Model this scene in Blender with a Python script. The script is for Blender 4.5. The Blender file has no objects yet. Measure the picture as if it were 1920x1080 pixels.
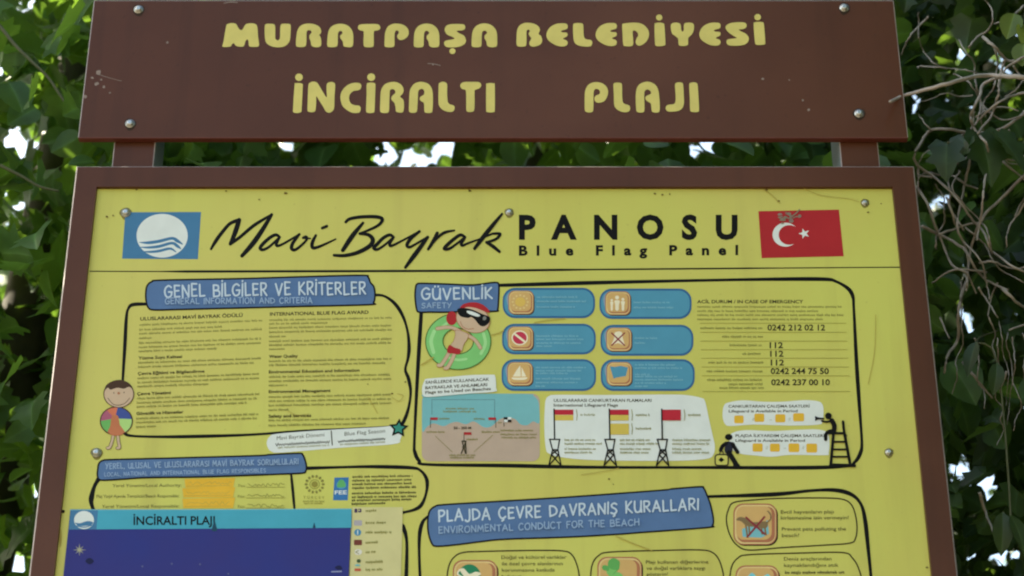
import bpy, bmesh, math, random
import numpy as np
from mathutils import Vector, Matrix

C = bpy.context.scene
COL = C.collection
R = math.radians
random.seed(7)

# ------------------------------------------------------------------ camera, sky, sun, exposure
PITCH = R(28.83)
FPX = 4000.0                      # focal length in pixels of a 1920 wide frame
CAM = Vector((0.0, -2.593, 1.5))
cam_d = bpy.data.cameras.new('camera')
cam_d.sensor_width = 36
cam_d.lens = 36 * FPX / 1920
cam_d.clip_end = 3000
cam_d.dof.use_dof = True
cam_d.dof.focus_distance = 2.98
cam_d.dof.aperture_fstop = 6.5
cam = bpy.data.objects.new('camera', cam_d)
cam.location = CAM
cam.rotation_euler = (math.pi / 2 + PITCH, 0, 0)
COL.objects.link(cam)
C.camera = cam

SUN_EL, SUN_AZ = R(44), R(-62)    # azimuth from +Y (behind the sign) towards -X
sun_dir = Vector((math.sin(SUN_AZ) * math.cos(SUN_EL), math.cos(SUN_AZ) * math.cos(SUN_EL), math.sin(SUN_EL)))
wd = bpy.data.worlds.new('World')
C.world = wd
wd.use_nodes = True
nt = wd.node_tree
sky = nt.nodes.new('ShaderNodeTexSky')
sky.sky_type = 'NISHITA'
sky.sun_disc = False
sky.sun_elevation = SUN_EL
sky.sun_rotation = SUN_AZ
sky.dust_density = 2.5
sky.air_density = 1.0
bg = nt.nodes['Background']
bg.inputs['Strength'].default_value = 0.12
nt.links.new(sky.outputs[0], bg.inputs['Color'])
sd = bpy.data.lights.new('sun', 'SUN')
sd.energy = 3.6
sd.angle = R(0.5)
sd.color = (1, .95, .86)
so = bpy.data.objects.new('sun', sd)
so.rotation_euler = sun_dir.to_track_quat('Z', 'Y').to_euler()
so.location = (-3, 4, 8)
COL.objects.link(so)
C.view_settings.view_transform = 'Standard'
C.view_settings.look = 'None'
C.view_settings.gamma = 1
C.view_settings.exposure = 2.1
C.view_settings.use_white_balance = True
C.view_settings.white_balance_temperature = 7600
C.view_settings.white_balance_tint = 2
C.cycles.pixel_filter_type = 'BLACKMAN_HARRIS'
C.cycles.filter_width = 2.1
C.cycles.max_bounces = 8

# ------------------------------------------------------------------ helpers
cp, sp = math.cos(PITCH), math.sin(PITCH)
def P(u, v, y=0.0):
    """world point where the line of sight through a measured point of the photograph meets the upright plane at depth y"""
    a, b = u - 960.0, 540.0 - v
    d = Vector((a, FPX * cp - b * sp, FPX * sp + b * cp))
    t = (y - CAM.y) / d.y
    return CAM + d * t

def tag(o, label=None, cat=None, group=None, kind=None):
    if label: o['label'] = label
    if cat: o['category'] = cat
    if group: o['group'] = group
    if kind: o['kind'] = kind
    return o

def link(name, me, parent=None):
    o = bpy.data.objects.new(name, me)
    COL.objects.link(o)
    if parent: 
        o.parent = parent
        pw = parent
        m = Matrix.Identity(4)
        chain = []
        while pw:
            chain.append(pw); pw = pw.parent
        for q in reversed(chain):
            m = m @ q.matrix_parent_inverse @ q.matrix_basis
        o.matrix_parent_inverse = m.inverted()
    return o

def empty(name, loc):
    o = bpy.data.objects.new(name, None)
    o.location = loc
    o.empty_display_size = .1
    COL.objects.link(o)
    return o

def s2l(c):
    return tuple(((x / 255) / 12.92 if x / 255 <= .04045 else ((x / 255 + .055) / 1.055) ** 2.4) for x in c)

MATS = {}
def mat(name, col, rough=.5, metal=0.0, var=0.0, scale=12.0, col2=None, spec=.5, bump=0.0, bscale=200.0):
    if name in MATS: return MATS[name]
    m = bpy.data.materials.new(name)
    m.use_nodes = True
    n, l = m.node_tree.nodes, m.node_tree.links
    b = n['Principled BSDF']
    b.inputs['Roughness'].default_value = rough
    b.inputs['Metallic'].default_value = metal
    b.inputs['Specular IOR Level'].default_value = spec
    c = col + (1,)
    b.inputs['Base Color'].default_value = c
    if var or col2:
        tc = n.new('ShaderNodeTexCoord')
        no = n.new('ShaderNodeTexNoise'); no.inputs['Scale'].default_value = scale
        no.inputs['Detail'].default_value = 6; no.inputs['Roughness'].default_value = .6
        l.new(tc.outputs['Object'], no.inputs['Vector'])
        rp = n.new('ShaderNodeMapRange')
        rp.inputs['From Min'].default_value = .35; rp.inputs['From Max'].default_value = .7
        l.new(no.outputs['Fac'], rp.inputs['Value'])
        mx = n.new('ShaderNodeMix'); mx.data_type = 'RGBA'
        mx.inputs['A'].default_value = c
        mx.inputs['B'].default_value = (col2 if col2 else tuple(x * (1 - var) for x in col)) + (1,)
        l.new(rp.outputs['Result'], mx.inputs['Factor'])
        l.new(mx.outputs['Result'], b.inputs['Base Color'])
    if bump:
        tc = n.new('ShaderNodeTexCoord')
        no = n.new('ShaderNodeTexNoise'); no.inputs['Scale'].default_value = bscale; no.inputs['Detail'].default_value = 4
        l.new(tc.outputs['Object'], no.inputs['Vector'])
        bp = n.new('ShaderNodeBump'); bp.inputs['Strength'].default_value = bump; bp.inputs['Distance'].default_value = .002
        l.new(no.outputs['Fac'], bp.inputs['Height']); l.new(bp.outputs['Normal'], b.inputs['Normal'])
    MATS[name] = m
    return m

def weather(m, streak, patch, dirt):
    """faded patches, run-off streaks and ingrained dirt in a painted panel's own colour"""
    n, l = m.node_tree.nodes, m.node_tree.links
    b = n['Principled BSDF']; src = b.inputs['Base Color'].links[0].from_socket
    tc = n.new('ShaderNodeTexCoord')
    for sc, vec, lo, hi, col, amt in ((1, (26, 26, 1.4), .52, .78, dirt, streak), (1, (2.2, 2.2, 2.6), .45, .75, patch, .8), (1, (150, 150, 150), .66, .74, dirt, .35)):
        mp = n.new('ShaderNodeMapping'); mp.inputs['Scale'].default_value = vec; l.new(tc.outputs['Object'], mp.inputs['Vector'])
        no = n.new('ShaderNodeTexNoise'); no.inputs['Scale'].default_value = sc; no.inputs['Detail'].default_value = 5; l.new(mp.outputs[0], no.inputs['Vector'])
        rp = n.new('ShaderNodeMapRange'); rp.inputs['From Min'].default_value = lo; rp.inputs['From Max'].default_value = hi; rp.inputs['To Max'].default_value = amt
        l.new(no.outputs['Fac'], rp.inputs['Value'])
        mx = n.new('ShaderNodeMix'); mx.data_type = 'RGBA'; mx.inputs['B'].default_value = col + (1,)
        l.new(rp.outputs['Result'], mx.inputs['Factor']); l.new(src, mx.inputs['A']); src = mx.outputs['Result']
    l.new(src, b.inputs['Base Color'])

def ink(name, rgb, var=.08):
    return mat('ink_' + name, s2l(rgb), .62, var=var, scale=30, spec=.16)

def sm(pts, n=6, closed=False):
    """Catmull-Rom through the points (tuples of any length)"""
    pts = [tuple(p) for p in pts]
    k = len(pts); out = []
    rng = range(k) if closed else range(k - 1)
    for i in rng:
        if closed:
            p0, p1, p2, p3 = pts[(i - 1) % k], pts[i], pts[(i + 1) % k], pts[(i + 2) % k]
        else:
            p0, p1, p2, p3 = pts[max(i - 1, 0)], pts[i], pts[i + 1], pts[min(i + 2, k - 1)]
        for j in range(n):
            t = j / n
            out.append(tuple(.5 * (2 * b + (c - a) * t + (2 * a - 5 * b + 4 * c - d) * t * t + (3 * b - a - 3 * c + d) * t ** 3)
                             for a, b, c, d in zip(p0, p1, p2, p3)))
    if not closed: out.append(pts[-1])
    return out

def tr(pts, s, ox, oy, dx=0, dy=0):
    return [((x + dx) / s + ox, (y + dy) / s + oy) for x, y in pts]

# glyph outlines of the built-in font
CHARS = "ABCDEFGHIJKLMNOPQRSTUVWXYZabcdefghijklmnopqrstuvwxyz0123456789ÇÖÜçöüıĞğŞş!/.,:-()"
GLY = {}
def load_glyphs():
    tmp = bpy.data.collections.new('tmp'); COL.children.link(tmp)
    obs = []
    for w, off in ((0, 0.0), (1, .022), (2, .042)):
        for ch in CHARS:
            for body in (ch, '|' + ch + '|'):
                c = bpy.data.curves.new('g', 'FONT'); c.body = body; c.offset = off; c.resolution_u = 3
                o = bpy.data.objects.new('g', c); tmp.objects.link(o); obs.append((w, ch, body, o))
        c = bpy.data.curves.new('g', 'FONT'); c.body = '||'; c.offset = off
        o = bpy.data.objects.new('g', c); tmp.objects.link(o); obs.append((w, None, '||', o))
    bpy.context.view_layer.update()
    dg = bpy.context.evaluated_depsgraph_get()
    res = {}; base = {}
    for w, ch, body, o in obs:
        ev = o.evaluated_get(dg); m = ev.to_mesh()
        vs = [(v.co.x, v.co.y) for v in m.vertices]; fs = [tuple(p.vertices) for p in m.polygons]
        ev.to_mesh_clear()
        wid = (max(x for x, _ in vs) - min(x for x, _ in vs)) if vs else 0
        if ch is None: base[w] = wid
        elif len(body) == 1: res[(w, ch)] = [vs, fs, 0]
        else: res[(w, ch)][2] = wid
    for (w, ch), r in res.items():
        r[2] -= base[w]
        GLY[(w, ch)] = r
    for w in (0, 1, 2):                                        # dotted capital I from I and the full stop
        vs, fs, adv = GLY[(w, 'I')]; dv, df, da = GLY[(w, '.')]
        xc = (min(v[0] for v in vs) + max(v[0] for v in vs)) / 2; dc = (min(v[0] for v in dv) + max(v[0] for v in dv)) / 2
        n = len(vs)
        GLY[(w, 'İ')] = [vs + [(x - dc + xc, y + .78) for x, y in dv], fs + [tuple(i + n for i in f) for f in df], adv]
        GLY[(w, ' ')] = [[], [], .26]
    for o in [q[3] for q in obs]:
        c = o.data; bpy.data.objects.remove(o); bpy.data.curves.remove(c)
    bpy.data.collections.remove(tmp)
load_glyphs()

# hand lettered capitals: strokes in a unit high cell
def _s(*p): return sm(p, 4)
HAND = {
 'A': (.62, [[(0, 0), (.3, 1), (.62, 0)], [(.1, .32), (.54, .34)]]),
 'B': (.5, [[(.03, 0), (0, 1)], _s((0, 1), (.38, .95), (.4, .62), (.05, .53)), _s((.05, .53), (.48, .46), (.48, .08), (.03, 0))]),
 'C': (.55, [_s((.52, .85), (.3, 1), (.05, .75), (0, .4), (.15, .05), (.35, 0), (.55, .14))]),
 'D': (.58, [[(.04, 0), (0, 1)], _s((0, 1), (.35, .93), (.58, .6), (.5, .22), (.04, 0))]),
 'E': (.45, [[(.42, .98), (0, 1), (.03, 0), (.45, .03)], [(.02, .52), (.36, .54)]]),
 'F': (.42, [[(.42, 1), (0, .98), (.03, 0)], [(.02, .52), (.36, .52)]]),
 'G': (.6, [_s((.55, .86), (.32, 1), (.06, .78), (0, .4), (.14, .06), (.36, 0), (.56, .16), (.6, .44)), [(.34, .46), (.62, .46)]]),
 'H': (.55, [[(0, 0), (.02, 1)], [(.52, 1), (.55, 0)], [(.02, .5), (.53, .52)]]),
 'I': (.02, [[(0, 0), (.02, 1)]]),
 'J': (.36, [_s((.34, 1), (.36, .3), (.3, -.06), (.12, -.12), (0, 0))]),
 'K': (.48, [[(.02, 0), (0, 1)], [(.44, .98), (.04, .48), (.5, 0)]]),
 'L': (.42, [[(0, 1), (.03, 0), (.43, .04)]]),
 'M': (.7, [[(0, 0), (.08, 1), (.36, .3), (.62, 1), (.7, 0)]]),
 'N': (.56, [[(.02, 0), (0, 1), (.54, .02), (.55, 1)]]),
 'O': (.62, [_s((.3, 1), (.06, .8), (0, .4), (.15, .04), (.35, 0), (.58, .2), (.62, .6), (.48, .95), (.28, 1))]),
 'P': (.46, [[(.03, 0), (0, 1)], _s((0, 1), (.36, .98), (.46, .74), (.3, .5), (.03, .46))]),
 'R': (.5, [[(.03, 0), (0, 1)], _s((0, 1), (.38, .96), (.44, .7), (.28, .5), (.03, .46)), [(.16, .47), (.5, 0)]]),
 'S': (.48, [_s((.46, .88), (.28, 1), (.05, .86), (.1, .62), (.36, .45), (.46, .2), (.26, 0), (0, .1))]),
 'T': (.5, [[(0, .97), (.52, 1)], [(.25, 1), (.28, 0)]]),
 'U': (.54, [_s((0, 1), (0, .4), (.1, .06), (.28, 0), (.46, .12), (.53, .5), (.54, 1)), [(.53, .4), (.57, 0)]]),
 'V': (.56, [[(0, 1), (.28, 0), (.56, 1)]]),
 'Y': (.54, [[(0, 1), (.26, .5)], [(.54, 1), (.16, 0)]]),
 ',': (.05, [[(.05, .06), (0, -.14)]]),
 ' ': (.3, []),
}
for k, b, ex in (('İ', 'I', [[(.01, 1.2), (.02, 1.24)]]), ('Ü', 'U', [[(.15, 1.2), (.16, 1.24)], [(.4, 1.2), (.41, 1.24)]]),
                 ('Ö', 'O', [[(.2, 1.2), (.21, 1.24)], [(.42, 1.2), (.43, 1.24)]]), ('Ç', 'C', [_s((.3, 0), (.38, -.12), (.26, -.24))]),
                 ('Ş', 'S', [_s((.24, 0), (.32, -.12), (.2, -.24))]), ('Ğ', 'G', [_s((.2, 1.25), (.32, 1.14), (.44, 1.25))])):
    HAND[k] = (HAND[b][0], HAND[b][1] + ex)

class Art:
    """flat printed or cut-out artwork on the sign: shapes in measured photograph points, carried to the board's plane; every shape a hair above the last"""
    def __init__(self, lift=.0001, step=2.5e-5, plane=0.0):
        self.v, self.f, self.mi, self.mats = [], [], [], []
        self.z, self.step, self.plane = lift, step, plane
    def m(self, mt):
        if mt not in self.mats: self.mats.append(mt)
        return self.mats.index(mt)
    def pt(self, u, v, e=0.0):
        self.v.append(P(u, v, self.plane - self.z - e)); return len(self.v) - 1
    def poly(self, pts, mt, nolift=False):
        if not nolift: self.z += self.step
        self.f.append([self.pt(*p) for p in pts]); self.mi.append(self.m(mt))
    def blob(self, pts, mt, n=5): self.poly(sm(pts, n, True), mt)
    def ell(self, u, v, rx, ry, mt, n=32, rot=0):
        c, s = math.cos(R(rot)), math.sin(R(rot))
        self.poly([(u + rx * math.cos(t) * c - ry * math.sin(t) * s, v + rx * math.cos(t) * s + ry * math.sin(t) * c)
                   for t in [2 * math.pi * i / n for i in range(n)]], mt)
    def ring(self, u, v, rx, ry, w, mt, n=40):
        self.line([(u + rx * math.cos(2 * math.pi * i / n), v + ry * math.sin(2 * math.pi * i / n)) for i in range(n + 1)], w, mt)
    def rr(self, u0, v0, u1, v1, r, mt, skew=0.0):
        self.poly(rrect(u0, v0, u1, v1, r, skew), mt)
    def line(self, pts, w, mt, cap=True):
        """ribbon; w a number or one width per point"""
        k = len(pts)
        if k < 2: return
        ws = [w] * k if not hasattr(w, '__len__') else list(w)
        self.z += self.step
        mi = self.m(mt); L = []; e = 0.0
        for i, (x, y) in enumerate([p[:2] for p in pts]):
            x0, y0 = pts[max(i - 1, 0)][:2]; x1, y1 = pts[min(i + 1, k - 1)][:2]
            ax, ay = x - x0, y - y0; bx, by = x1 - x, y1 - y
            la, lb = math.hypot(ax, ay) or 1, math.hypot(bx, by) or 1
            if i == 0: tx, ty, sc = bx / lb, by / lb, 1
            elif i == k - 1: tx, ty, sc = ax / la, ay / la, 1
            else:
                tx, ty = ax / la + bx / lb, ay / la + by / lb
                tl = math.hypot(tx, ty) or 1
                tx, ty = tx / tl, ty / tl
                sc = 1 / max(.55, tx * ax / la + ty * ay / la)
            h = ws[i] / 2 * sc; e = 1.2e-5 * i / k
            L.append((self.pt(x - ty * h, y + tx * h, e), self.pt(x + ty * h, y - tx * h, e), (x, y, tx, ty, ws[i] / 2, e)))
        for a, b in zip(L, L[1:]):
            self.f.append([a[0], b[0], b[1], a[1]]); self.mi.append(mi)
        if cap:
            for (a, b, (x, y, tx, ty, h, e)), sg in ((L[0], -1), (L[-1], 1)):
                arc = [self.pt(x + sg * tx * h * math.cos(t) + ty * h * math.sin(t), y + sg * ty * h * math.cos(t) - tx * h * math.sin(t), e)
                       for t in [math.pi / 2 * (-1 + 2 * j / 6) for j in range(1, 6)]]
                self.f.append([a] + arc + [b]); self.mi.append(mi)
    def text(self, s, u0, u1, v0, v1, cap, mt, bold=0, hs=None):
        """s from u0 to u1 on a baseline v0 to v1, capitals cap high; with hs (letter width scale) the letters are spaced out to fit instead of stretched"""
        self.z += self.step
        mi = self.m(mt)
        adv = [GLY[(bold, c)][2] for c in s]
        first, last = GLY[(bold, s[0])][0], GLY[(bold, s[-1])][0]
        l0 = min(x for x, _ in first); r1 = adv[-1] - max(x for x, _ in last)
        tot = sum(adv) - l0 - r1
        ky = cap / .686
        if hs: kx = ky * hs; sp = ((u1 - u0) - tot * kx) / (len(s) - 1)
        else: kx = (u1 - u0) / tot; sp = 0
        x = u0 - l0 * kx
        for c, a in zip(s, adv):
            vs, fs, _ = GLY[(bold, c)]
            ids = []
            for gx, gy in vs:
                u = x + gx * kx
                ids.append(self.pt(u, v0 + (v1 - v0) * (u - u0) / (u1 - u0) - gy * ky))
            for f in fs:
                self.f.append([ids[i] for i in f]); self.mi.append(mi)
            x += a * kx + sp
    def hand(self, s, u0, u1, v0, v1, cap, mt, w, seed=1):
        """hand lettered line"""
        rd = random.Random(seed)
        gap = .24
        tot = sum(HAND[c][0] + gap for c in s) - gap
        kx = (u1 - u0) / tot; x = 0
        for c in s:
            wd_, st = HAND[c]
            jy, js = rd.uniform(-.04, .05), rd.uniform(.94, 1.06)
            for q in st:
                pts = []
                for gx, gy in q:
                    u = u0 + (x + gx) * kx
                    pts.append((u, v0 + (v1 - v0) * (u - u0) / (u1 - u0) - (gy * js + jy) * cap))
                # split at sharp corners so that joints stay round
                seg = [pts[0]]
                for i in range(1, len(pts)):
                    seg.append(pts[i])
                    if i < len(pts) - 1:
                        a = Vector((pts[i][0] - pts[i - 1][0], pts[i][1] - pts[i - 1][1])); b = Vector((pts[i + 1][0] - pts[i][0], pts[i + 1][1] - pts[i][1]))
                        if a.length and b.length and a.angle(b) > .9:
                            self.line(seg, w, mt); seg = [pts[i]]
                self.line(seg, w, mt)
            x += wd_ + gap
    def lines(self, u0, u1, v0, v1, h, mt, seed=0, weight=.3):
        """a line of print too small to read in the photograph: word-like groups of tiny stems and bars"""
        rd = random.Random(seed * 7919 + int(u0 * 3 + v0 * 11))
        self.z += self.step
        mi = self.m(mt); u = u0; th = h * weight
        def q(a, b, c, d):
            k = (v1 - v0) / (u1 - u0)
            self.f.append([self.pt(a, b + k * (a - u0)), self.pt(c, b + k * (c - u0)), self.pt(c, d + k * (c - u0)), self.pt(a, d + k * (a - u0))]); self.mi.append(mi)
        while u < u1 - h:
            for _ in range(rd.choice((2, 3, 4, 5, 6, 7, 8, 9))):
                w = h * rd.choice((.3, .75, .8, .85, 1.1))
                if u + w > u1: break
                asc = h * .45 if rd.random() < .25 else 0
                q(u, v0 - h - asc, u + th, v0)
                if w > h * .5:
                    q(u + w - th, v0 - h, u + w, v0 + (h * .35 if rd.random() < .12 else 0))
                    yb = rd.choice((0, .5, 1))
                    q(u + th, v0 - h * yb - (th * .5 if yb == .5 else (th if yb == 0 else 0)), u + w - th, v0 - h * yb + (th * .5 if yb == .5 else (0 if yb == 0 else th)))
                u += w + h * .28
            u += h * .7
    def build(self, name, parent, label=None):
        me = bpy.data.meshes.new(name)
        me.from_pydata([tuple(p) for p in self.v], [], self.f)
        for m_ in self.mats: me.materials.append(m_)
        me.polygons.foreach_set('material_index', self.mi)
        # all faces look towards the viewer's side of the board
        bm = bmesh.new(); bm.from_mesh(me)
        bm.normal_update()
        for f in bm.faces:
            if f.normal.y > 0: f.normal_flip()
        bm.to_mesh(me); bm.free()
        o = link(name, me, parent)
        if label: o['label'] = label
        return o

def rrect(u0, v0, u1, v1, r, skew=0.0, n=6):
    out = []
    for cx, cy, a in ((u1 - r, v0 + r, -90), (u1 - r, v1 - r, 0), (u0 + r, v1 - r, 90), (u0 + r, v0 + r, 180)):
        for i in range(n + 1):
            t = R(a + 90 * i / n)
            x, y = cx + r * math.cos(t), cy + r * math.sin(t)
            out.append((x, y + skew * (x - u0)))
    return out

def bm_box(bm, x0, x1, y0, y1, z0, z1, bevel=0.0, mi=0, bmi=None):
    b2 = bmesh.new()
    vs = [b2.verts.new((x, y, z)) for x in (x0, x1) for y in (y0, y1) for z in (z0, z1)]
    for f in ((0, 1, 3, 2), (4, 6, 7, 5), (0, 4, 5, 1), (2, 3, 7, 6), (0, 2, 6, 4), (1, 5, 7, 3)):
        b2.faces.new([vs[i] for i in f]).material_index = mi
    bmesh.ops.recalc_face_normals(b2, faces=b2.faces)
    if bevel:
        r = bmesh.ops.bevel(b2, geom=b2.edges[:], offset=bevel, segments=2, affect='EDGES', profile=.6)
        if bmi is not None:
            for f in r['faces']: f.material_index = bmi
    me = bpy.data.meshes.new('t'); b2.to_mesh(me); b2.free()
    bm.from_mesh(me); bpy.data.meshes.remove(me)

def mesh_from(bm, name, mats, parent=None, smooth=False):
    me = bpy.data.meshes.new(name); bm.to_mesh(me); bm.free()
    for m_ in mats: me.materials.append(m_)
    if smooth:
        for p in me.polygons: p.use_smooth = True
    return link(name, me, parent)

# ------------------------------------------------------------------ ground
M_GROUND = mat('ground_earth', (.16, .13, .09), .95, var=.4, scale=3, bump=.3, bscale=30)
bm = bmesh.new()
bmesh.ops.create_grid(bm, x_segments=8, y_segments=8, size=600)
g = mesh_from(bm, 'ground', [M_GROUND]); tag(g, kind='structure')

# ------------------------------------------------------------------ the sign
M_BROWN = mat('brown_board', s2l((88, 52, 36)), .32, var=.14, scale=5, spec=.2, bump=.02, bscale=60)
M_RED = mat('brown_board_cut', s2l((100, 46, 36)), .55, var=.2, scale=20)
M_EDGE = mat('pale_edge', s2l((168, 154, 150)), .45, metal=.1, var=.35, scale=25)  # paler colour for the bevels of frame, header and posts
M_ALU = mat('grey_post_metal', s2l((140, 150, 160)), .45, metal=.3, var=.2, scale=9)
M_STEEL = mat('galvanised_screw', s2l((190, 192, 190)), .32, metal=.9, var=.3, scale=300)
M_YEL = mat('poster_yellow', s2l((203, 203, 100)), .5, col2=s2l((199, 191, 94)), scale=3.2, spec=.3, bump=.015, bscale=25)
weather(M_YEL, .34, s2l((208, 194, 108)), s2l((160, 148, 76)))
weather(M_BROWN, .42, s2l((102, 64, 46)), s2l((56, 34, 25)))
M_BLACK = ink('black', (12, 10, 6))
M_DARK = ink('dark_print', (58, 54, 30))
M_MID = ink('grey_print', (136, 132, 66))
M_FAINT = ink('faint_print', (150, 142, 66))
M_HEADY = ink('lettering_yellow', (220, 206, 122), .12)
M_HEADE = ink('lettering_rim', (78, 56, 22))
M_BLUE = ink('banner_blue', (88, 120, 164), .14)
M_PALE = ink('pale_lettering', (196, 212, 226))
M_PALE2 = ink('pale_lettering_dim', (150, 176, 206))
M_FLAGB = ink('flag_blue', (70, 124, 164))
M_WHITE = ink('white_print', (224, 230, 226))
M_REDI = ink('flag_red', (178, 42, 48))
M_TEAL = ink('pill_teal', (80, 150, 178))
M_TEAL2 = ink('pill_rim', (52, 104, 148))
M_TEALT = ink('pill_print', (128, 186, 204))
M_TAN = ink('icon_tan', (214, 174, 112), .1)
M_TANL = ink('icon_tan_light', (226, 202, 140))
M_TAND = ink('icon_brown', (178, 116, 84))
M_CREAM = ink('icon_cream', (240, 230, 200))
M_SKIN = ink('drawn_skin', (206, 178, 150))
M_HAIR = ink('drawn_hair', (76, 54, 40))
M_GREEN = ink('ring_green', (128, 200, 120))
M_GREENL = ink('ring_green_light', (164, 220, 150))
M_GREEND = ink('outline_green', (70, 110, 50))
M_SEA = ink('sea_teal', (120, 184, 190))
M_SAND = ink('sand_print', (190, 168, 150))
M_ORANGE = ink('orange_strip', (232, 184, 64), .12)
M_NAVY = mat('map_navy', s2l((40, 48, 126)), .42, col2=s2l((50, 46, 118)), scale=7, spec=.22)
M_MAPT = ink('map_strip', (70, 166, 190))
M_LEG = ink('legend_paper', (212, 204, 148))
M_STAIN = ink('stain_grey', (150, 138, 118), .3)
M_STAIN2 = ink('stain_dark', (110, 92, 44), .3)
M_CREASE = ink('crease_tan', (184, 166, 82), .2)
M_SPLAT = ink('splash_white', (150, 132, 122), .3)

sign = empty('information_sign', (P(928, 700, .04).x, .04, 0))
tag(sign, 'brown framed beach notice sign with wide lettered header board and yellow poster, on two posts', 'sign')

YF = -.006                                             # front of frame
fl, fr, ft = P(143, 311, YF).x, P(1714, 311, YF).x, P(928, 311, YF).z
pl, pr, ptop = P(181, 350, YF).x, P(1674, 350, YF).x, P(928, 350, YF).z
FB = 1.50                                              # bottom of the frame, below the picture
# frame: two stiles and two rails butted, with a pale bevelled outer edge
bm = bmesh.new()
def ringframe(bm, xo0, xo1, zo0, zo1, xi0, xi1, zi0, zi1, y0, y1, be):
    def rect(x0, x1, z0, z1, y): return [bm.verts.new(p) for p in ((x0, y, z0), (x1, y, z0), (x1, y, z1), (x0, y, z1))]
    of = rect(xo0 + be, xo1 - be, zo0 + be, zo1 - be, y0)      # front, outer
    ob = rect(xo0, xo1, zo0, zo1, y0 + be)                     # after the edge bevel
    ok = rect(xo0, xo1, zo0, zo1, y1)
    inf = rect(xi0, xi1, zi0, zi1, y0)
    inb = rect(xi0 + .001, xi1 - .001, zi0 + .001, zi1 - .001, y1)
    for i in range(4):
        j = (i + 1) % 4
        bm.faces.new((of[i], of[j], inf[j], inf[i])).material_index = 0
        bm.faces.new((ob[i], ob[j], of[j], of[i])).material_index = 1
        bm.faces.new((ok[i], ok[j], ob[j], ob[i])).material_index = 0
        bm.faces.new((inf[i], inf[j], inb[j], inb[i])).material_index = 0
        bm.faces.new((inb[i], inb[j], ok[j], ok[i])).material_index = 0
    bmesh.ops.recalc_face_normals(bm, faces=bm.faces)
ringframe(bm, fl, fr, FB, ft, pl, pr, FB + .034, ptop, YF, .008, .002)
frame = mesh_from(bm, 'panel_frame', [M_BROWN, M_EDGE], sign)

# poster panel behind the frame
bm = bmesh.new()
bm_box(bm, pl - .006, pr + .006, 0, .006, FB + .02, ptop + .006)
poster = mesh_from(bm, 'poster_panel', [M_YEL], sign)
tag(poster, 'yellow printed beach information poster')

# header board
YH = -.004
hl, hr = P(145, 264, YH).x, P(1704, 264, YH).x
hb, ht = P(928, 259, YH).z, P(928, 0, YH).z
bm = bmesh.new()
bm_box(bm, hl, hr, YH, .008, hb, ht, .0016, 0, 1)
bm.faces.ensure_lookup_table()
for f in bm.faces:
    c = f.calc_center_median()
    if c.z < hb + .002: f.material_index = 2
header = mesh_from(bm, 'header_board', [M_BROWN, M_EDGE, M_RED], sign)
tag(header, 'wide brown board with yellow lettering')

# posts
for u0, u1 in ((212, 290), (1575, 1648)):
    x0, x1 = P(u0, 288, .009).x, P(u1, 288, .009).x
    bm = bmesh.new()
    bm_box(bm, x0, x1, .0085, .078, -.3, ht - .02, .0015, 0, 1)
    bm.faces.ensure_lookup_table(); bm.normal_update()
    for f in bm.faces:
        if f.normal.y > -.5 and f.material_index == 0: f.material_index = 2
    p = mesh_from(bm, 'post', [M_BROWN, M_EDGE, M_ALU], sign)

# screws
def screw_mesh(r):
    bm = bmesh.new()
    prof = [(1.0, 0), (1.0, .12), (.72, .2), (.7, .3), (.62, .48), (.42, .62), (.2, .68)]
    n = 18; rings = []
    for k, (a, h) in enumerate(prof):
        rings.append([bm.verts.new((r * a * math.cos(2 * math.pi * i / n), -r * h, r * a * math.sin(2 * math.pi * i / n))) for i in range(n)])
    for a, b in zip(rings, rings[1:]):
        for i in range(n): bm.faces.new((a[i], a[(i + 1) % n], b[(i + 1) % n], b[i]))
    top = bm.verts.new((0, -r * .5, 0))                   # a small recess for the driver
    for i in range(n): bm.faces.new((rings[-1][i], rings[-1][(i + 1) % n], top))
    bmesh.ops.recalc_face_normals(bm, faces=bm.faces)
    me = bpy.data.meshes.new('screw'); bm.to_mesh(me); bm.free()
    me.materials.append(M_STEEL)
    for p in me.polygons: p.use_smooth = True
    return me
SM = screw_mesh(.0072)
def screw(u, v, y, parent, s=1.0):
    o = link('screw', SM, parent)
    o.matrix_parent_inverse = Matrix.Identity(4)
    base = Matrix.Identity(4); q = parent; ch = []
    while q: ch.append(q); q = q.parent
    for q in reversed(ch): base = base @ q.matrix_parent_inverse @ q.matrix_basis
    o.matrix_parent_inverse = base.inverted()
    o.location = P(u, v, y)
    o.scale = (s, s, s); o.rotation_euler = (0, random.uniform(0, 6), 0)
    return o
for u, v in ((260, 18), (244, 232), (1583, 15), (1611, 213)): screw(u, v, YH - .0002, header, 1.0)
for u, v, s in ((236, 399, 1), (955, 398, .75), (1622, 380, .68), (181, 849, .95), (1667, 848, .7)): screw(u, v, -.0002, poster, s)

# small irregular rings, darker than the board, round the screws
M_RING = ink('screw_ring', (60, 44, 32), .3); M_RINGY = ink('screw_ring_yellow', (138, 128, 66), .3)
rd = random.Random(9)
for pts, par, pl_, m_ in ((((260, 18, 10), (244, 232, 10), (1583, 15, 10), (1611, 213, 10)), header, YH, M_RING), (((236, 399, 10), (955, 398, 8), (1622, 380, 7.5), (181, 849, 10), (1667, 848, 7.6)), poster, 0, M_RINGY)):
    a = Art(.00008, 1e-6, pl_)
    for u, v, r in pts:
        a.blob([(u + r * rd.uniform(1.02, 1.3) * math.cos(t), v + (r * .86) * rd.uniform(1.02, 1.25) * math.sin(t) + (3 if math.sin(t) > .8 else 0)) for t in [k * .6283 for k in range(10)]], m_, 3)
    a.build('surface_mark', par, 'dark rings round the screws')

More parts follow.
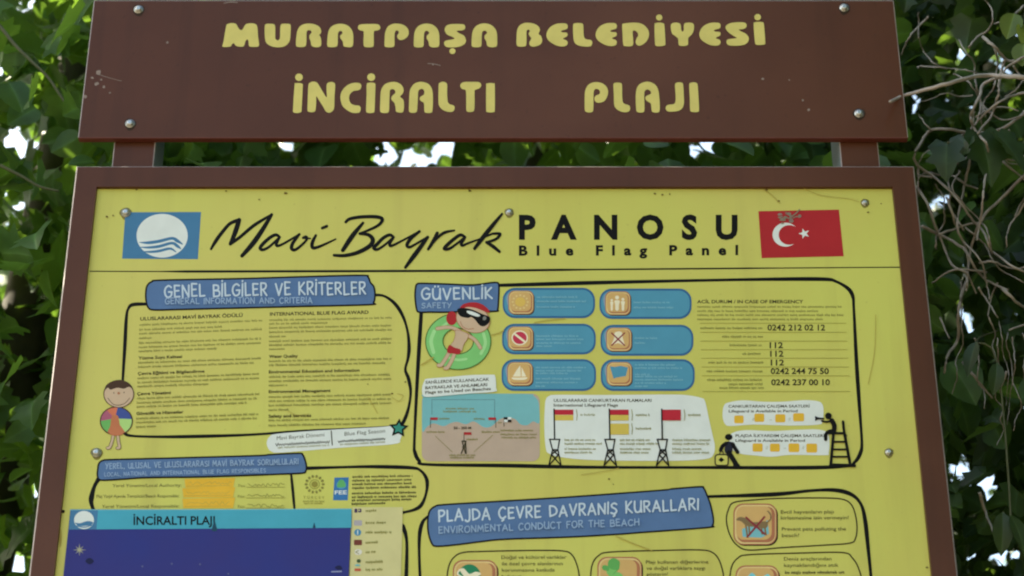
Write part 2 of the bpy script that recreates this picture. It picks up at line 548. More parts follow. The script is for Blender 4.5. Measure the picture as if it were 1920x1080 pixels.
# header lettering
def glyph(a, pts, s, ox, oy, dx=0, dy=0):
    q = sm(tr(pts, s, ox, oy, dx, dy), 4, True)
    a.poly(q, M_HEADY)
    return q
a = Art(.0002, 3e-5, YH)
s, ox, oy = 6.857, 400, 20
L1 = {
 'M': [(115,455),(130,400),(165,200),(190,170),(240,160),(290,170),(315,210),(335,240),(360,250),(380,235),(405,190),(430,170),(480,162),(540,172),(565,210),(575,330),(588,440),(570,462),(530,466),(470,462),(455,440),(452,390),(435,370),(415,390),(400,440),(380,462),(330,462),(290,450),(265,420),(240,430),(220,460),(150,468)],
 'U': [(662,200),(680,172),(730,168),(780,175),(795,210),(795,330),(800,365),(828,382),(850,365),(858,330),(862,210),(880,172),(930,168),(980,172),(995,200),(990,330),(975,400),(920,455),(830,472),(740,455),(680,410),(662,330)],
 'R': [(1065,450),(1062,400),(1068,330),(1080,260),(1110,205),(1160,175),(1230,165),(1310,178),(1365,210),(1385,250),(1382,290),(1362,312),(1380,345),(1388,400),(1382,450),(1350,468),(1290,466),(1258,440),(1252,400),(1235,350),(1240,310),(1262,285),(1255,258),(1228,250),(1205,262),(1198,300),(1196,400),(1185,455),(1140,468),(1090,466)],
 'A': [(1465,450),(1465,380),(1475,290),(1500,225),(1550,185),(1630,168),(1710,182),(1765,225),(1795,290),(1800,370),(1795,440),(1775,466),(1720,468),(1675,455),(1665,400),(1635,355),(1632,320),(1660,290),(1650,265),(1630,260),(1607,280),(1600,330),(1598,430),(1580,462),(1530,470),(1485,466)]}
for k in L1.values(): glyph(a, k, s, ox, oy)
s, ox = 6.6207, 660
A2 = [(767,430),(768,350),(778,265),(810,205),(860,172),(925,160),(1000,175),(1055,220),(1080,280),(1085,360),(1082,430),(1060,452),(1000,455),(960,435),(950,385),(928,345),(930,310),(958,280),(945,255),(922,250),(900,268),(892,320),(890,410),(880,448),(825,457),(780,450)]
glyph(a, [(75,200),(100,172),(210,165),(320,170),(350,200),(345,230),(315,245),(280,252),(270,280),(270,400),(262,445),(210,455),(155,447),(143,400),(146,280),(138,252),(105,245),(78,228)], s, ox, oy)
glyph(a, [(403,430),(405,360),(412,270),(440,205),(490,170),(560,160),(640,178),(690,220),(705,270),(690,320),(645,355),(600,365),(570,345),(560,310),(580,280),(578,255),(555,245),(535,260),(528,310),(528,400),(520,445),(465,455),(415,448)], s, ox, oy)
glyph(a, A2, s, ox, oy)
glyph(a, [(1150,240),(1165,195),(1205,172),(1280,165),(1380,170),(1405,195),(1398,230),(1360,245),(1300,250),(1330,280),(1390,310),(1415,365),(1400,410),(1350,440),(1280,455),(1180,452),(1145,420),(1148,385),(1180,368),(1270,350),(1245,325),(1180,295)], s, ox, oy)
a.ell(1247 / s + ox, 502 / s + oy, 5.8, 5.5, M_HEADY, 16)
glyph(a, A2, s, ox, oy, 718, -2)
s, ox = 7.385, 950
E_ = [(550,340),(570,270),(620,215),(700,180),(790,175),(835,188),(845,225),(830,255),(765,275),(755,290),(775,300),(830,305),(845,330),(830,360),(790,378),(785,395),(830,412),(845,445),(830,480),(780,495),(700,485),(620,445),(570,400)]
glyph(a, [(138,470),(137,380),(145,270),(180,205),(240,172),(310,168),(390,185),(445,225),(460,270),(442,322),(475,350),(492,410),(470,465),(400,495),(345,495),(315,465),(318,430),(340,385),(318,350),(305,320),(320,285),(310,265),(290,265),(275,290),(275,400),(270,475),(245,495),(170,497)], s, ox, oy)
glyph(a, E_, s, ox, oy)
glyph(a, [(920,200),(945,175),(1000,170),(1050,180),(1062,215),(1065,320),(1075,370),(1100,395),(1160,405),(1185,430),(1178,475),(1150,495),(1060,495),(980,475),(935,430),(922,340)], s, ox, oy)
glyph(a, E_, s, ox, oy, 681, -5)
glyph(a, [(1600,200),(1625,178),(1750,165),(1850,175),(1920,215),(1965,280),(1970,350),(1940,420),(1890,465),(1840,485),(1800,470),(1785,430),(1800,380),(1820,350),(1815,310),(1785,280),(1755,275),(1745,300),(1752,400),(1750,470),(1720,492),(1650,492),(1615,470),(1605,330)], s, ox, oy)
ox = 1190
a.ell(340 / s + ox, 95 / s + oy, 6, 5.8, M_HEADY, 16)
glyph(a, [(275,200),(295,172),(350,165),(395,175),(412,205),(425,440),(415,480),(350,492),(295,485),(280,440)], s, ox, oy)
glyph(a, [(500,210),(520,175),(570,165),(620,175),(640,210),(645,265),(662,290),(680,265),(680,205),(700,172),(760,165),(805,175),(822,210),(815,280),(790,330),(745,375),(740,430),(735,475),(670,490),(615,478),(605,430),(600,385),(560,350),(515,310)], s, ox, oy)
glyph(a, E_, s, ox, oy, 345, -10)
glyph(a, [(1258,240),(1275,200),(1330,172),(1420,160),(1520,165),(1550,195),(1540,235),(1500,255),(1440,262),(1470,285),(1540,320),(1580,375),(1570,430),(1520,470),(1430,485),(1320,482),(1280,460),(1272,420),(1300,395),(1410,378),(1370,350),(1300,300)], s, ox, oy)
a.ell(1703 / s + ox, 90 / s + oy, 6.3, 6, M_HEADY, 16)
glyph(a, [(1648,190),(1670,160),(1720,155),(1770,160),(1790,195),(1808,430),(1800,465),(1740,475),(1685,470),(1665,430)], s, ox, oy)
a.build('lettering', header, 'upper line of yellow lettering')
a = Art(.0002, 3e-5, YH)
s, ox, oy = 9.143, 530, 125
a.ell(280 / s + ox, 182 / s + oy, 7.2, 7, M_HEADY, 18)
for k in ([(205,310),(225,285),(285,280),(340,295),(345,330),(325,720),(315,775),(250,795),(185,780),(178,720)],
          [(440,330),(460,280),(520,255),(590,275),(640,350),(700,450),(755,525),(752,400),(755,310),(780,275),(830,262),(880,275),(900,320),(890,500),(885,680),(865,750),(800,790),(740,765),(690,680),(620,570),(578,510),(575,600),(565,730),(545,770),(490,780),(435,765),(425,720),(432,500)],
          [(990,540),(1005,440),(1060,360),(1140,300),(1240,275),(1320,285),(1348,320),(1335,380),(1290,405),(1210,420),(1150,480),(1140,560),(1170,630),(1230,660),(1310,670),(1338,710),(1325,775),(1270,795),(1180,785),(1090,735),(1020,660)],
          [(1440,310),(1460,280),(1515,272),(1575,282),(1590,315),(1585,500),(1575,740),(1560,785),(1505,795),(1445,785),(1430,740),(1438,500)]):
    glyph(a, k, s, ox, oy)
a.ell(1518 / s + ox, 180 / s + oy, 7.4, 7.2, M_HEADY, 18)
ox = 730
for k in ([(-159,740),(-155,560),(-145,420),(-110,340),(-50,285),(70,260),(160,280),(220,330),(245,400),(230,460),(185,515),(235,560),(252,640),(245,750),(220,785),(165,785),(115,765),(105,690),(85,620),(40,570),(35,530),(60,490),(100,450),(95,405),(60,385),(15,400),(5,460),(0,600),(-5,740),(-20,785),(-80,795),(-140,785)],
          [(335,740),(340,560),(350,420),(385,340),(450,280),(550,260),(650,285),(710,340),(740,420),(748,560),(740,740),(725,785),(660,795),(605,775),(598,690),(590,620),(545,590),(520,555),(535,515),(590,480),(600,430),(585,395),(555,380),(510,400),(492,450),(485,600),(475,750),(450,785),(400,792),(350,780)],
          [(845,320),(860,280),(915,258),(970,275),(992,315),(990,450),(1000,590),(1030,640),(1090,660),(1120,690),(1110,745),(1070,775),(990,770),(910,735),(860,680),(842,600)],
          [(1215,330),(1235,285),(1290,262),(1400,260),(1510,262),(1560,280),(1575,325),(1545,370),(1480,395),(1462,420),(1462,600),(1455,740),(1430,770),(1380,778),(1330,765),(1318,720),(1318,600),(1315,430),(1295,395),(1245,380)],
          [(1660,320),(1675,290),(1735,278),(1790,288),(1808,315),(1808,730),(1795,775),(1735,785),(1675,775),(1660,730)]):
    glyph(a, k, s, ox, oy)
s, ox = 7.68, 1080
for k in ([(125,600),(125,450),(132,350),(165,275),(220,235),(295,222),(380,240),(440,290),(462,360),(445,440),(400,500),(320,520),(275,495),(265,450),(290,415),(335,395),(345,360),(325,330),(290,320),(262,340),(252,400),(250,600),(235,650),(185,660),(138,645)],
          [(538,265),(555,235),(600,228),(645,235),(662,265),(665,420),(675,510),(710,540),(760,555),(780,590),(770,635),(730,655),(660,650),(590,615),(550,550),(545,400)],
          [(860,450),(865,360),(885,290),(935,240),(1025,215),(1110,238),(1165,290),(1192,370),(1205,520),(1205,620),(1190,655),(1140,662),(1095,645),(1085,590),(1075,530),(1030,500),(1002,470),(1005,430),(1050,405),(1080,385),(1070,350),(1030,328),(995,345),(982,400),(985,520),(985,620),(970,655),(920,662),(875,645),(865,590)],
          [(1425,270),(1440,235),(1485,225),(1530,235),(1545,270),(1552,420),(1555,520),(1535,590),(1490,630),(1420,645),(1330,645),(1295,615),(1295,575),(1330,548),(1400,540),(1430,510),(1435,420)],
          [(1630,265),(1645,235),(1690,225),(1735,235),(1752,270),(1765,450),(1772,620),(1755,650),(1705,655),(1655,645),(1642,600),(1638,450)]):
    glyph(a, k, s, ox, oy)
a.build('lettering', header, 'lower line of yellow lettering')

# splashes and scratches on the header
a = Art(.0001, 1e-5, YH)
rd = random.Random(3)
for u, v, r in ((184, 136, 6), (181, 157, 4), (195, 163, 2.5), (206, 174, 2), (160, 181, 3), (173, 146, 2.5), (190, 150, 2), (314, 80, 2.5), (1430, 148, 2.5), (1480, 150, 2), (1505, 188, 2.4), (1516, 206, 3), (812, 121, 2), (600, 180, 1.5)):
    a.blob([(u + r * rd.uniform(.6, 1.3) * math.cos(t), v + r * rd.uniform(.5, 1.2) * math.sin(t)) for t in [k * 1.047 for k in range(6)]], M_SPLAT, 3)
a.line(sm([(802, 119), (815, 120), (826, 123)], 4), [1, 1.8] * 4 + [1], M_SPLAT)
a.line(sm([(186, 140), (205, 146), (228, 152)], 4), .9, M_SPLAT)
a.line(sm([(420, 6), (432, 4), (445, 5)], 4), 1.5, M_SPLAT)
a.build('paint_splash', header)

# ------------------------------------------------------------------ poster artwork
def c3(p): return tr(p, 2.909, 140, 330)

# title band
a = Art()
s, ox, oy = 3.31, 380, 380
def pen(p, n=6):
    q = sm(p, n)
    a.line([(x / s + ox, y / s + oy) for x, y, w in q], [w * 1.26 / s for x, y, w in q], M_BLACK)
pen([(52,288,12),(80,240,18),(120,185,18),(170,130,17),(226,108,20)])
pen([(226,108,22),(210,160,25),(190,215,22),(172,256,18)])
pen([(172,256,16),(230,215,16),(320,140,17),(428,74,12)])
pen([(428,74,16),(370,170,23),(310,255,25),(244,330,18)])
pen([(478,214,13),(455,200,16),(420,215,17),(375,255,18),(357,282,17),(375,292,15),(415,272,13),(478,214,12)])
pen([(476,216,14),(458,250,17),(465,268,14),(510,250,12),(600,196,10)])
pen([(600,196,13),(560,250,17),(552,284,18),(575,292,15),(620,258,13),(648,225,12),(640,210,12),(622,220,9),(668,222,8)])
pen([(702,203,13),(680,250,18),(685,280,17),(730,270,14),(826,226,8)])
pen([(742,158,14),(770,146,15)])
pen([(995,126,14),(930,205,24),(870,295,20)])
pen([(888,120,14),(915,100,16),(990,88,17),(1080,88,18),(1115,105,18),(1090,140,15),(1030,170,13),(975,192,12)])
pen([(975,192,14),(1030,200,18),(1056,232,22),(1035,270,22),(960,310,20),(880,328,17),(815,326,14)])
pen([(1185,214,13),(1160,200,16),(1120,220,17),(1080,260,18),(1062,282,17),(1085,290,14),(1130,262,12),(1185,214,12)])
pen([(1182,218,14),(1162,250,16),(1170,268,14),(1230,240,11),(1345,178,10)])
pen([(1345,178,14),(1290,225,17),(1268,262,17),(1285,276,14),(1330,252,12),(1396,214,12)])
pen([(1396,214,16),(1345,285,22),(1300,345,22),(1258,402,14)])
pen([(1456,188,16),(1430,240,18),(1400,288,14)])
pen([(1405,280,12),(1450,225,13),(1500,186,15),(1562,172,9)])
pen([(1628,214,13),(1600,200,16),(1560,225,17),(1515,265,18),(1500,286,16),(1530,286,14),(1580,252,12),(1628,214,12)])
pen([(1626,218,14),(1606,250,16),(1612,266,13),(1650,250,11),(1720,225,9),(1800,192,11)])
pen([(1858,70,12),(1800,140,20),(1740,215,22),(1688,284,16)])
pen([(1800,192,12),(1845,194,15),(1820,226,14),(1762,246,13)])
pen([(1762,246,15),(1800,270,18),(1842,304,14)])
a.build('title_script', poster, 'black brush script title')
a = Art()
a.text('PANOSU', 973, 1383, 447, 447, 42, M_BLACK, 2, 1.0)
a.build('title_lettering', poster, 'bold black spaced title')
a = Art()
a.text('Blue Flag Panel', 973, 1384, 478.5, 477.5, 17.4, M_BLACK, 2, 1.16)
a.build('title_lettering', poster, 'small black spaced title')
a = Art()
a.line(sm([(168, 508.5), (300, 509), (600, 508.5), (900, 507.5), (1100, 505.5), (1400, 503), (1688, 501)], 5), [2] * 6 + [4.4] * 14 + [3] * 6 + [2] * 5, M_BLACK, False)
a.build('divider_line', poster)
# blue emblem
a = Art()
a.poly([(235, 398), (377, 397.5), (371, 486), (229, 485)], M_FLAGB)
a.ell(304, 442, 48, 41, M_WHITE, 48)
for p in ([(352,362,2),(400,364,12),(460,356,13),(530,340,12),(560,354,14),(588,372,4)], [(358,388,3),(400,390,9),(460,384,12),(530,366,11),(560,382,13),(580,398,3)], [(376,412,3),(410,414,9),(460,409,11),(520,396,10),(552,414,4)]):
    q = sm(p, 5); a.line([(x / 2.909 + 140, y / 2.909 + 330) for x, y, w in q], [w * 1.3 / 2.909 for x, y, w in q], M_FLAGB)
a.build('emblem', poster, 'blue flag emblem with white disc and waves')
# red flag
a = Art()
a.poly([(1422, 396), (1573, 393), (1582, 480.5), (1428, 484)], M_REDI)
a.ell(1473, 440, 24.5, 22.5, M_WHITE, 40)
a.ell(1480, 440.5, 20, 18.5, M_REDI, 40)
st = []
for i in range(10):
    t = R(180 + 36 * i); r_ = 11 if i % 2 == 0 else 4.4
    st.append((1508 + r_ * math.cos(t), 438 + r_ * .92 * math.sin(t)))
a.poly(st, M_WHITE)
a.build('red_flag', poster, 'red flag with white crescent and star')
a = Art(.0004)
rd = random.Random(5)
for i in range(26):
    u, v = rd.gauss(1474, 10), rd.gauss(407, 4.5)
    r = rd.uniform(1.4, 4.5)
    a.blob([(u + r * rd.uniform(.7, 1.4) * math.cos(t), v + r * rd.uniform(.4, .9) * math.sin(t)) for t in [k * 1.047 for k in range(6)]], M_STAIN if i % 3 else M_SPLAT, 3)
a.line(sm([(1478, 410), (1490, 402), (1499, 393)], 4), 2.4, M_STAIN)
for u, v, r in ((256, 355, 2.5), (880, 357, 2.8), (535, 362, 3), (486, 374, 1.6), (1228, 363, 2.4), (1242, 365, 2.4), (1256, 364, 1.6), (1437, 356, 2.6), (1460, 377, 2.2), (200, 406, 2.4), (212, 404, 1.8), (1628, 398, 2), (1142, 898, 2), (1150, 908, 1.4), (1652, 382, 1.4), (424, 358, 1.5), (690, 720, 1.6), (735, 738, 2), (760, 716, 1.8), (1738, 1064, 2)):
    a.blob([(u + r * rd.uniform(.6, 1.5) * math.cos(t), v + r * rd.uniform(.5, 1) * math.sin(t)) for t in [k * 1.047 for k in range(6)]], M_STAIN2, 3)
for p, w in (([(1432, 355), (1448, 366), (1462, 381)], 1.2), ([(1500, 350), (1540, 366), (1590, 372), (1610, 378)], 1), ([(690, 745), (700, 760), (708, 775)], 1.2), ([(735, 745), (748, 752), (756, 742), (745, 738)], 1), ([(790, 684), (800, 678), (812, 670)], 2.4), ([(922, 628), (936, 624), (944, 620)], 2), ([(1002, 605), (1030, 600), (1060, 597)], 1.8), ([(1155, 1005), (1180, 1016), (1222, 1032)], 1.8), ([(1090, 890), (1130, 884), (1160, 878)], 1.2), ([(1642, 590), (1640, 660), (1628, 720)], 1.2), ([(540, 770), (556, 778), (580, 776)], 1)):
    q = sm(p, 5); a.line(q, w, M_CREASE)
a.build('surface_mark', poster, 'grey droppings, specks and scuffs')

def banner(pts, txt, w=3.2, parent=poster):
    a = Art(.0003)
    q = sm(pts, 5, True)
    a.poly(q, M_BLUE)
    a.line(q + q[:1], w, M_BLACK, False)
    for t in txt: a.hand(*t)
    return a
B1 = c3([(388,640),(395,600),(420,577),(480,568),(900,560),(1300,548),(1570,542),(1600,552),(1614,582),(1632,605),(1638,650),(1630,690),(1600,702),(1200,712),(800,722),(560,728),(430,730),(400,715),(390,680)])
banner(B1, [('GENEL BİLGİLER VE KRİTERLER', 309, 685, 557, 551, 22.5, M_PALE, 3.3, 4), ('GENERAL INFORMATION AND CRITERIA', 310, 585, 570, 568, 10.5, M_PALE2, 1.9, 5)]).build('banner', poster, 'blue banner of the general information box')
B2 = tr([(40,130),(50,100),(90,92),(300,98),(500,105),(640,88),(690,85),(712,95),(715,150),(710,250),(705,300),(690,318),(500,318),(300,325),(150,325),(70,325),(48,300),(36,200)], 4.32, 770, 510)
banner(B2, [('GÜVENLİK', 791, 922, 561.5, 559.5, 20, M_PALE, 3.4, 6), ('SAFETY', 791, 846, 577.5, 576.5, 9.5, M_PALE2, 1.9, 7)]).build('banner', poster, 'small blue banner of the safety box')
B3 = tr([(375,180),(385,130),(420,105),(500,98),(1000,85),(1710,65)], 4.5, 100, 840) + tr([(300,56),(540,45),(572,55),(590,90),(605,150),(600,195),(570,212),(400,220),(0,235)], 4.5, 440, 840) + tr([(1200,245),(800,250),(600,262),(430,272),(385,262),(372,230)], 4.5, 100, 840)
banner(B3, [('YEREL, ULUSAL VE ULUSLARARASI MAVİ BAYRAK SORUMLULARI', 198, 559, 879, 870, 10, M_PALE2, 1.6, 8), ('LOCAL, NATIONAL AND INTERNATIONAL BLUE FLAG RESPONSIBLES', 196, 498, 893, 885.5, 7, M_PALE2, 1.1, 9)]).build('banner', poster, 'long blue banner above the map sheet')
B4 = tr([(95,330),(110,280),(150,248),(220,235),(600,212),(1200,175),(1920,122)], 4.174, 780, 890) + tr([(200,92),(385,78),(410,88),(430,130),(455,200),(472,290),(465,325),(430,340),(0,372)], 3.4286, 1200, 890) + tr([(1600,465),(1200,488),(700,505),(500,525),(300,550),(160,560),(125,540),(100,470),(92,400)], 4.174, 780, 890)
banner(B4, [('PLAJDA ÇEVRE DAVRANIŞ KURALLARI', 823, 1309, 978, 955.5, 20.5, M_PALE, 3.4, 10), ('ENVIRONMENTAL CONDUCT FOR THE BEACH', 823, 1198, 1000, 984.5, 12, M_PALE2, 2.1, 11)]).build('banner', poster, 'wide blue banner of the beach conduct box')

def border(lines, label):
    a = Art(.0001)
    for p, w in lines:
        q = sm(p, 6)
        k = len(q)
        a.line(q, [w * 1.4 * (1 + .18 * math.sin(i * .37 + p[0][0])) for i in range(k)], M_BLACK)
    a.build('border_line', poster, label)
border([([(700, 553), (720, 555), (740, 569), (755, 592), (764, 620), (767, 650), (765, 672), (760, 693), (766, 710), (770, 735), (766, 765), (757, 790), (747, 803)], 4.2),
        ([(276, 570), (250, 571), (241, 578), (237, 595), (234, 650), (230, 714)], 4.2),
        ([(234, 812), (245, 817), (300, 819), (380, 818), (470, 815), (560, 809), (660, 805), (740, 800)], 4)], 'outline of the general information box')
border([([(936, 535), (1100, 530.5), (1300, 526), (1450, 523.5), (1545, 523.5), (1568, 528), (1590, 541), (1599, 556), (1601, 580), (1606, 680), (1612, 770), (1616, 830), (1613, 850), (1603, 866), (1585, 874), (1500, 877), (1300, 876.5), (1100, 876), (950, 873), (802, 871), (786, 864), (778, 848), (777, 825), (783, 700), (790, 584)], 4.6)], 'outline of the safety box')
border([([(185, 898), (177, 912), (172, 930), (171, 942), (175, 956)], 6), ([(574, 878), (640, 876), (700, 875), (770, 877), (788, 882), (799, 896), (801, 912), (797, 932), (789, 948), (776, 956), (756, 961)], 4.4),
        ([(546, 890), (549, 920), (552, 953)], 3.4), ([(755, 986), (761, 1004), (763, 1030), (761, 1100)], 5)], 'outline of the responsible authorities box')
border([([(802, 969), (793, 978), (787, 1000), (786, 1040), (789, 1110)], 4.6), ([(1330, 931), (1400, 929), (1465, 926), (1520, 920), (1565, 919), (1596, 927), (1614, 945), (1622, 975), (1628, 1030), (1636, 1110)], 5)], 'outline of the beach conduct box')

# text columns
def column(u0, u1, head, hu1, hv, rows, label, slope, left_slant):
    a = Art()
    a.text(head, u0 + 1, hu1, hv + 1, hv + 1 - slope * (hu1 - u0), 6.2, M_DARK, 1)
    for kind, v, w, txt in rows:
        ul = u0 + left_slant * (v - hv)
        if kind == 'h': a.text(txt, ul, ul + w, v, v - slope * w, 5.4, M_DARK, 1)
        else: a.lines(ul, ul + w, v, v - slope * w, 3.1, M_MID, int(v))
    a.build('text_column', poster, label)
wL = 230
column(262, 495, 'ULUSLARARASI MAVİ BAYRAK ÖDÜLÜ', 455, 600,
       [('l', 611, wL, ''), ('l', 620, 158, ''), ('l', 627.5, wL, ''), ('l', 636, 26, ''), ('l', 645, wL, ''), ('l', 653, wL, ''), ('l', 660.5, 148, ''),
        ('h', 674, 82, 'Yüzme Suyu Kalitesi'), ('l', 682, wL, ''), ('l', 690, 218, ''),
        ('h', 703, 125, 'Çevre Eğitimi ve Bilgilendirme'), ('l', 711, wL, ''), ('l', 719, wL, ''), ('l', 726.5, 138, ''),
        ('h', 741, 63, 'Çevre Yönetimi'), ('l', 749, wL, ''), ('l', 757, wL, ''), ('l', 764.5, 208, ''),
        ('h', 778, 88, 'Güvenlik ve Hizmetler'), ('l', 786.5, wL, ''), ('l', 794, wL - 2, ''), ('l', 802, 42, '')], 'column of small grey print in the first language', .037, -.035)
column(505, 735, 'INTERNATIONAL BLUE FLAG AWARD', 691, 591,
       [('l', 602, wL, ''), ('l', 609, 110, ''), ('l', 616.5, wL, ''), ('l', 624.5, wL, ''), ('l', 633, 32, ''), ('l', 641.5, wL, ''), ('l', 649, wL, ''), ('l', 656.5, 30, ''),
        ('h', 671, 54, 'Water Quality'), ('l', 679, wL, ''), ('l', 686.5, 222, ''),
        ('h', 700, 170, 'Environmental Education and Information'), ('l', 708.5, wL, ''), ('l', 716.5, wL, ''), ('l', 724.5, 36, ''),
        ('h', 737, 116, 'Environmental Management'), ('l', 746, wL, ''), ('l', 754, wL, ''), ('l', 762, wL, ''), ('l', 770.5, 38, ''),
        ('h', 783, 80, 'Safety and Services'), ('l', 790, wL, ''), ('l', 799.5, 184, '')], 'column of small grey print in English', .02, -.008)

# signature pill and star
a = Art(.0003)
pts = tr([(115,930),(130,905),(170,890),(400,872),(700,855),(800,850),(832,880),(825,920),(790,945),(500,965),(200,990),(140,985),(118,960)], 2.841, 460, 500)
a.blob(pts, M_WHITE)
a.text('Mavi Bayrak Dönemi', 519, 608, 825, 818, 7, M_DARK, 0)
a.text('Blue Flag Season', 646, 722, 817, 811, 7, M_DARK, 0)
for u0, u1, v in ((517, 618, 834), (634, 722, 828)):
    rd = random.Random(u0)
    q = [(u0 + (u1 - u0) * i / 46, v - (u1 - u0) * .055 * i / 46 + (2.6 if i % 2 else -2.6) * rd.uniform(.3, 1)) for i in range(47)]
    a.line(sm(q, 3), 1.3, M_DARK)
    a.lines(u0 + 4, u1, v + 7, v + 2, 2.6, M_MID, 3)
a.line([(621, 808), (623, 834)], 2, M_DARK)
a.build('signature_label', poster, 'white season label')
a = Art(.0006)
def star(a, u, v, r, q, m_, rot=-90):
    a.poly([(u + (r if i % 2 == 0 else r * q) * math.cos(R(rot + 36 * i)), v + (r if i % 2 == 0 else r * q) * .95 * math.sin(R(rot + 36 * i))) for i in range(10)], m_)
star(a, 747.5, 803, 19.5, .5, M_BLACK, -86)
star(a, 747.5, 803, 12, .5, ink('star_teal', (52, 140, 124)), -86)
a.build('star', poster)

# boy holding a ball
def c5(x, y): return (x / 2.841 + 160, y / 2.841 + 500)
a = Art(.0006)
K = 2.841
for p in ([(150, 890), (142, 930), (130, 962), (118, 966)], [(172, 890), (176, 930), (182, 962), (170, 966)]):
    a.line([c5(*q) for q in sm(p, 4)], 6.2, M_HAIR); a.line([c5(*q) for q in sm(p, 4)], 4.4, M_SKIN)
def wedge(c, rx, ry, t0, t1, m_):
    a.poly([c5(*c)] + [c5(c[0] + rx * math.cos(R(t0 + (t1 - t0) * i / 10)), c[1] + ry * math.sin(R(t0 + (t1 - t0) * i / 10))) for i in range(11)], m_)
a.ell(*c5(165, 822), 88 / K, 78 / K, M_HAIR, 40)
cb = (158, 808)
for t0, t1, rgb, nm in ((180, 232, (176, 96, 120), 'plum'), (232, 275, (214, 120, 90), 'coral'), (275, 352, (66, 84, 150), 'indigo'), (352, 415, (176, 214, 130), 'lime'), (55, 125, (196, 120, 84), 'rust'), (125, 180, (110, 180, 100), 'leaf')):
    cc = (165, 822)
    a.poly([c5(*cb)] + [c5(cc[0] + 82 * math.cos(R(t0 + (t1 - t0) * i / 10)), cc[1] + 72 * math.sin(R(t0 + (t1 - t0) * i / 10))) for i in range(11)], ink('ball_' + nm, rgb))
a.blob([c5(*p) for p in ((140, 800), (158, 790), (176, 800), (186, 860), (200, 892), (150, 900), (120, 880), (132, 850))], ink('ball_rust', (196, 120, 84)))
a.ell(*c5(178, 678), 82 / K, 73 / K, M_HAIR, 40)
a.ell(*c5(178, 679), 77 / K, 69 / K, M_SKIN, 40)
a.blob([c5(*p) for p in ((102, 660), (112, 630), (150, 608), (195, 604), (238, 625), (256, 660), (235, 640), (205, 650), (170, 645), (135, 655), (120, 645))], M_HAIR)
a.line([c5(*q) for q in sm([(120, 700), (145, 730), (175, 738), (210, 728), (236, 700)], 5)], 1.1, M_HAIR)
a.ell(*c5(178, 674), 2.6, 2.4, M_TAND, 12)
for x, y in ((152, 672), (206, 670)): a.ell(*c5(x, y), 1.1, 1.3, M_HAIR, 8)
a.build('child_drawing', poster, 'drawn boy holding a striped ball')

# swimmer in a ring
def c7(x, y): return (x / 4.32 + 770, y / 4.32 + 510)
a = Art(.0009)
def annulus(a, c, rx, ry, c2, rx2, ry2, m_, n=48):
    a.z += a.step; mi = a.m(m_); A, B = [], []
    for i in range(n):
        t = 2 * math.pi * i / n
        A.append(a.pt(*c7(c[0] + rx * math.cos(t), c[1] + ry * math.sin(t)))); B.append(a.pt(*c7(c2[0] + rx2 * math.cos(t), c2[1] + ry2 * math.sin(t))))
    for i in range(n):
        j = (i + 1) % n; a.f.append([A[i], A[j], B[j], B[i]]); a.mi.append(mi)
annulus(a, (385, 562), 268, 232, (385, 560), 120, 100, M_GREEND)
annulus(a, (385, 562), 260, 224, (385, 560), 128, 108, M_GREEN)
for p, w in (([(190, 480), (165, 560), (185, 650)], 7), ([(590, 500), (605, 580), (570, 660)], 6), ([(300, 690), (380, 712), (450, 705)], 5), ([(260, 440), (300, 410)], 5)):
    a.line([c7(*q) for q in sm(p, 5)], w, M_GREENL)
a.ell(*c7(332, 375), 44 / 4.32, 56 / 4.32, M_REDI)
for p, w in (([(400, 480), (320, 448), (215, 458)], 7), ([(450, 505), (520, 550), (565, 615)], 7), ([(318, 640), (290, 690), (248, 752), (225, 755)], 7.4), ([(358, 650), (335, 710), (300, 772), (280, 778)], 7.4)):
    q = [c7(*x) for x in sm(p, 5)]
    a.line(q, w, M_TAND); a.line(q, w - 1.6, M_SKIN)
q = [c7(*p) for p in ((365, 468), (450, 490), (470, 520), (430, 590), (405, 645), (318, 610), (345, 560), (360, 510))]
a.blob([(x, y) for x, y in q], M_TAND); a.blob([((x - 864) * .93 + 864, (y - 637) * .95 + 637) for x, y in q], M_SKIN)
a.blob([c7(*p) for p in ((312, 592), (355, 612), (402, 628), (395, 665), (350, 662), (296, 650))], M_REDI)
a.ell(*c7(505, 382), 142 / 4.32, 110 / 4.32, M_TAND, 40, 18)
a.ell(*c7(505, 384), 135 / 4.32, 104 / 4.32, M_SKIN, 40, 18)
a.blob([c7(*p) for p in ((395, 300), (425, 262), (500, 245), (570, 258), (622, 295), (640, 330), (600, 320), (520, 290), (450, 285), (415, 310))], M_REDI)
a.blob([c7(*p) for p in ((380, 300), (430, 290), (500, 305), (580, 340), (640, 365), (638, 405), (600, 438), (560, 432), (520, 385), (490, 365), (465, 372), (410, 362), (384, 335))], M_BLACK)
a.blob([c7(*p) for p in ((455, 315), (500, 320), (560, 348), (545, 362), (500, 350), (465, 335))], M_WHITE)
a.ell(*c7(598, 375), 3.4, 4, ink('lens_glint', (130, 130, 124)), 12, 30)
a.line([c7(*q) for q in sm([(402, 400), (420, 440), (460, 462), (510, 458)], 5)], 1.2, M_TAND)
a.build('child_drawing', poster, 'drawn swimmer with sunglasses in a green ring')

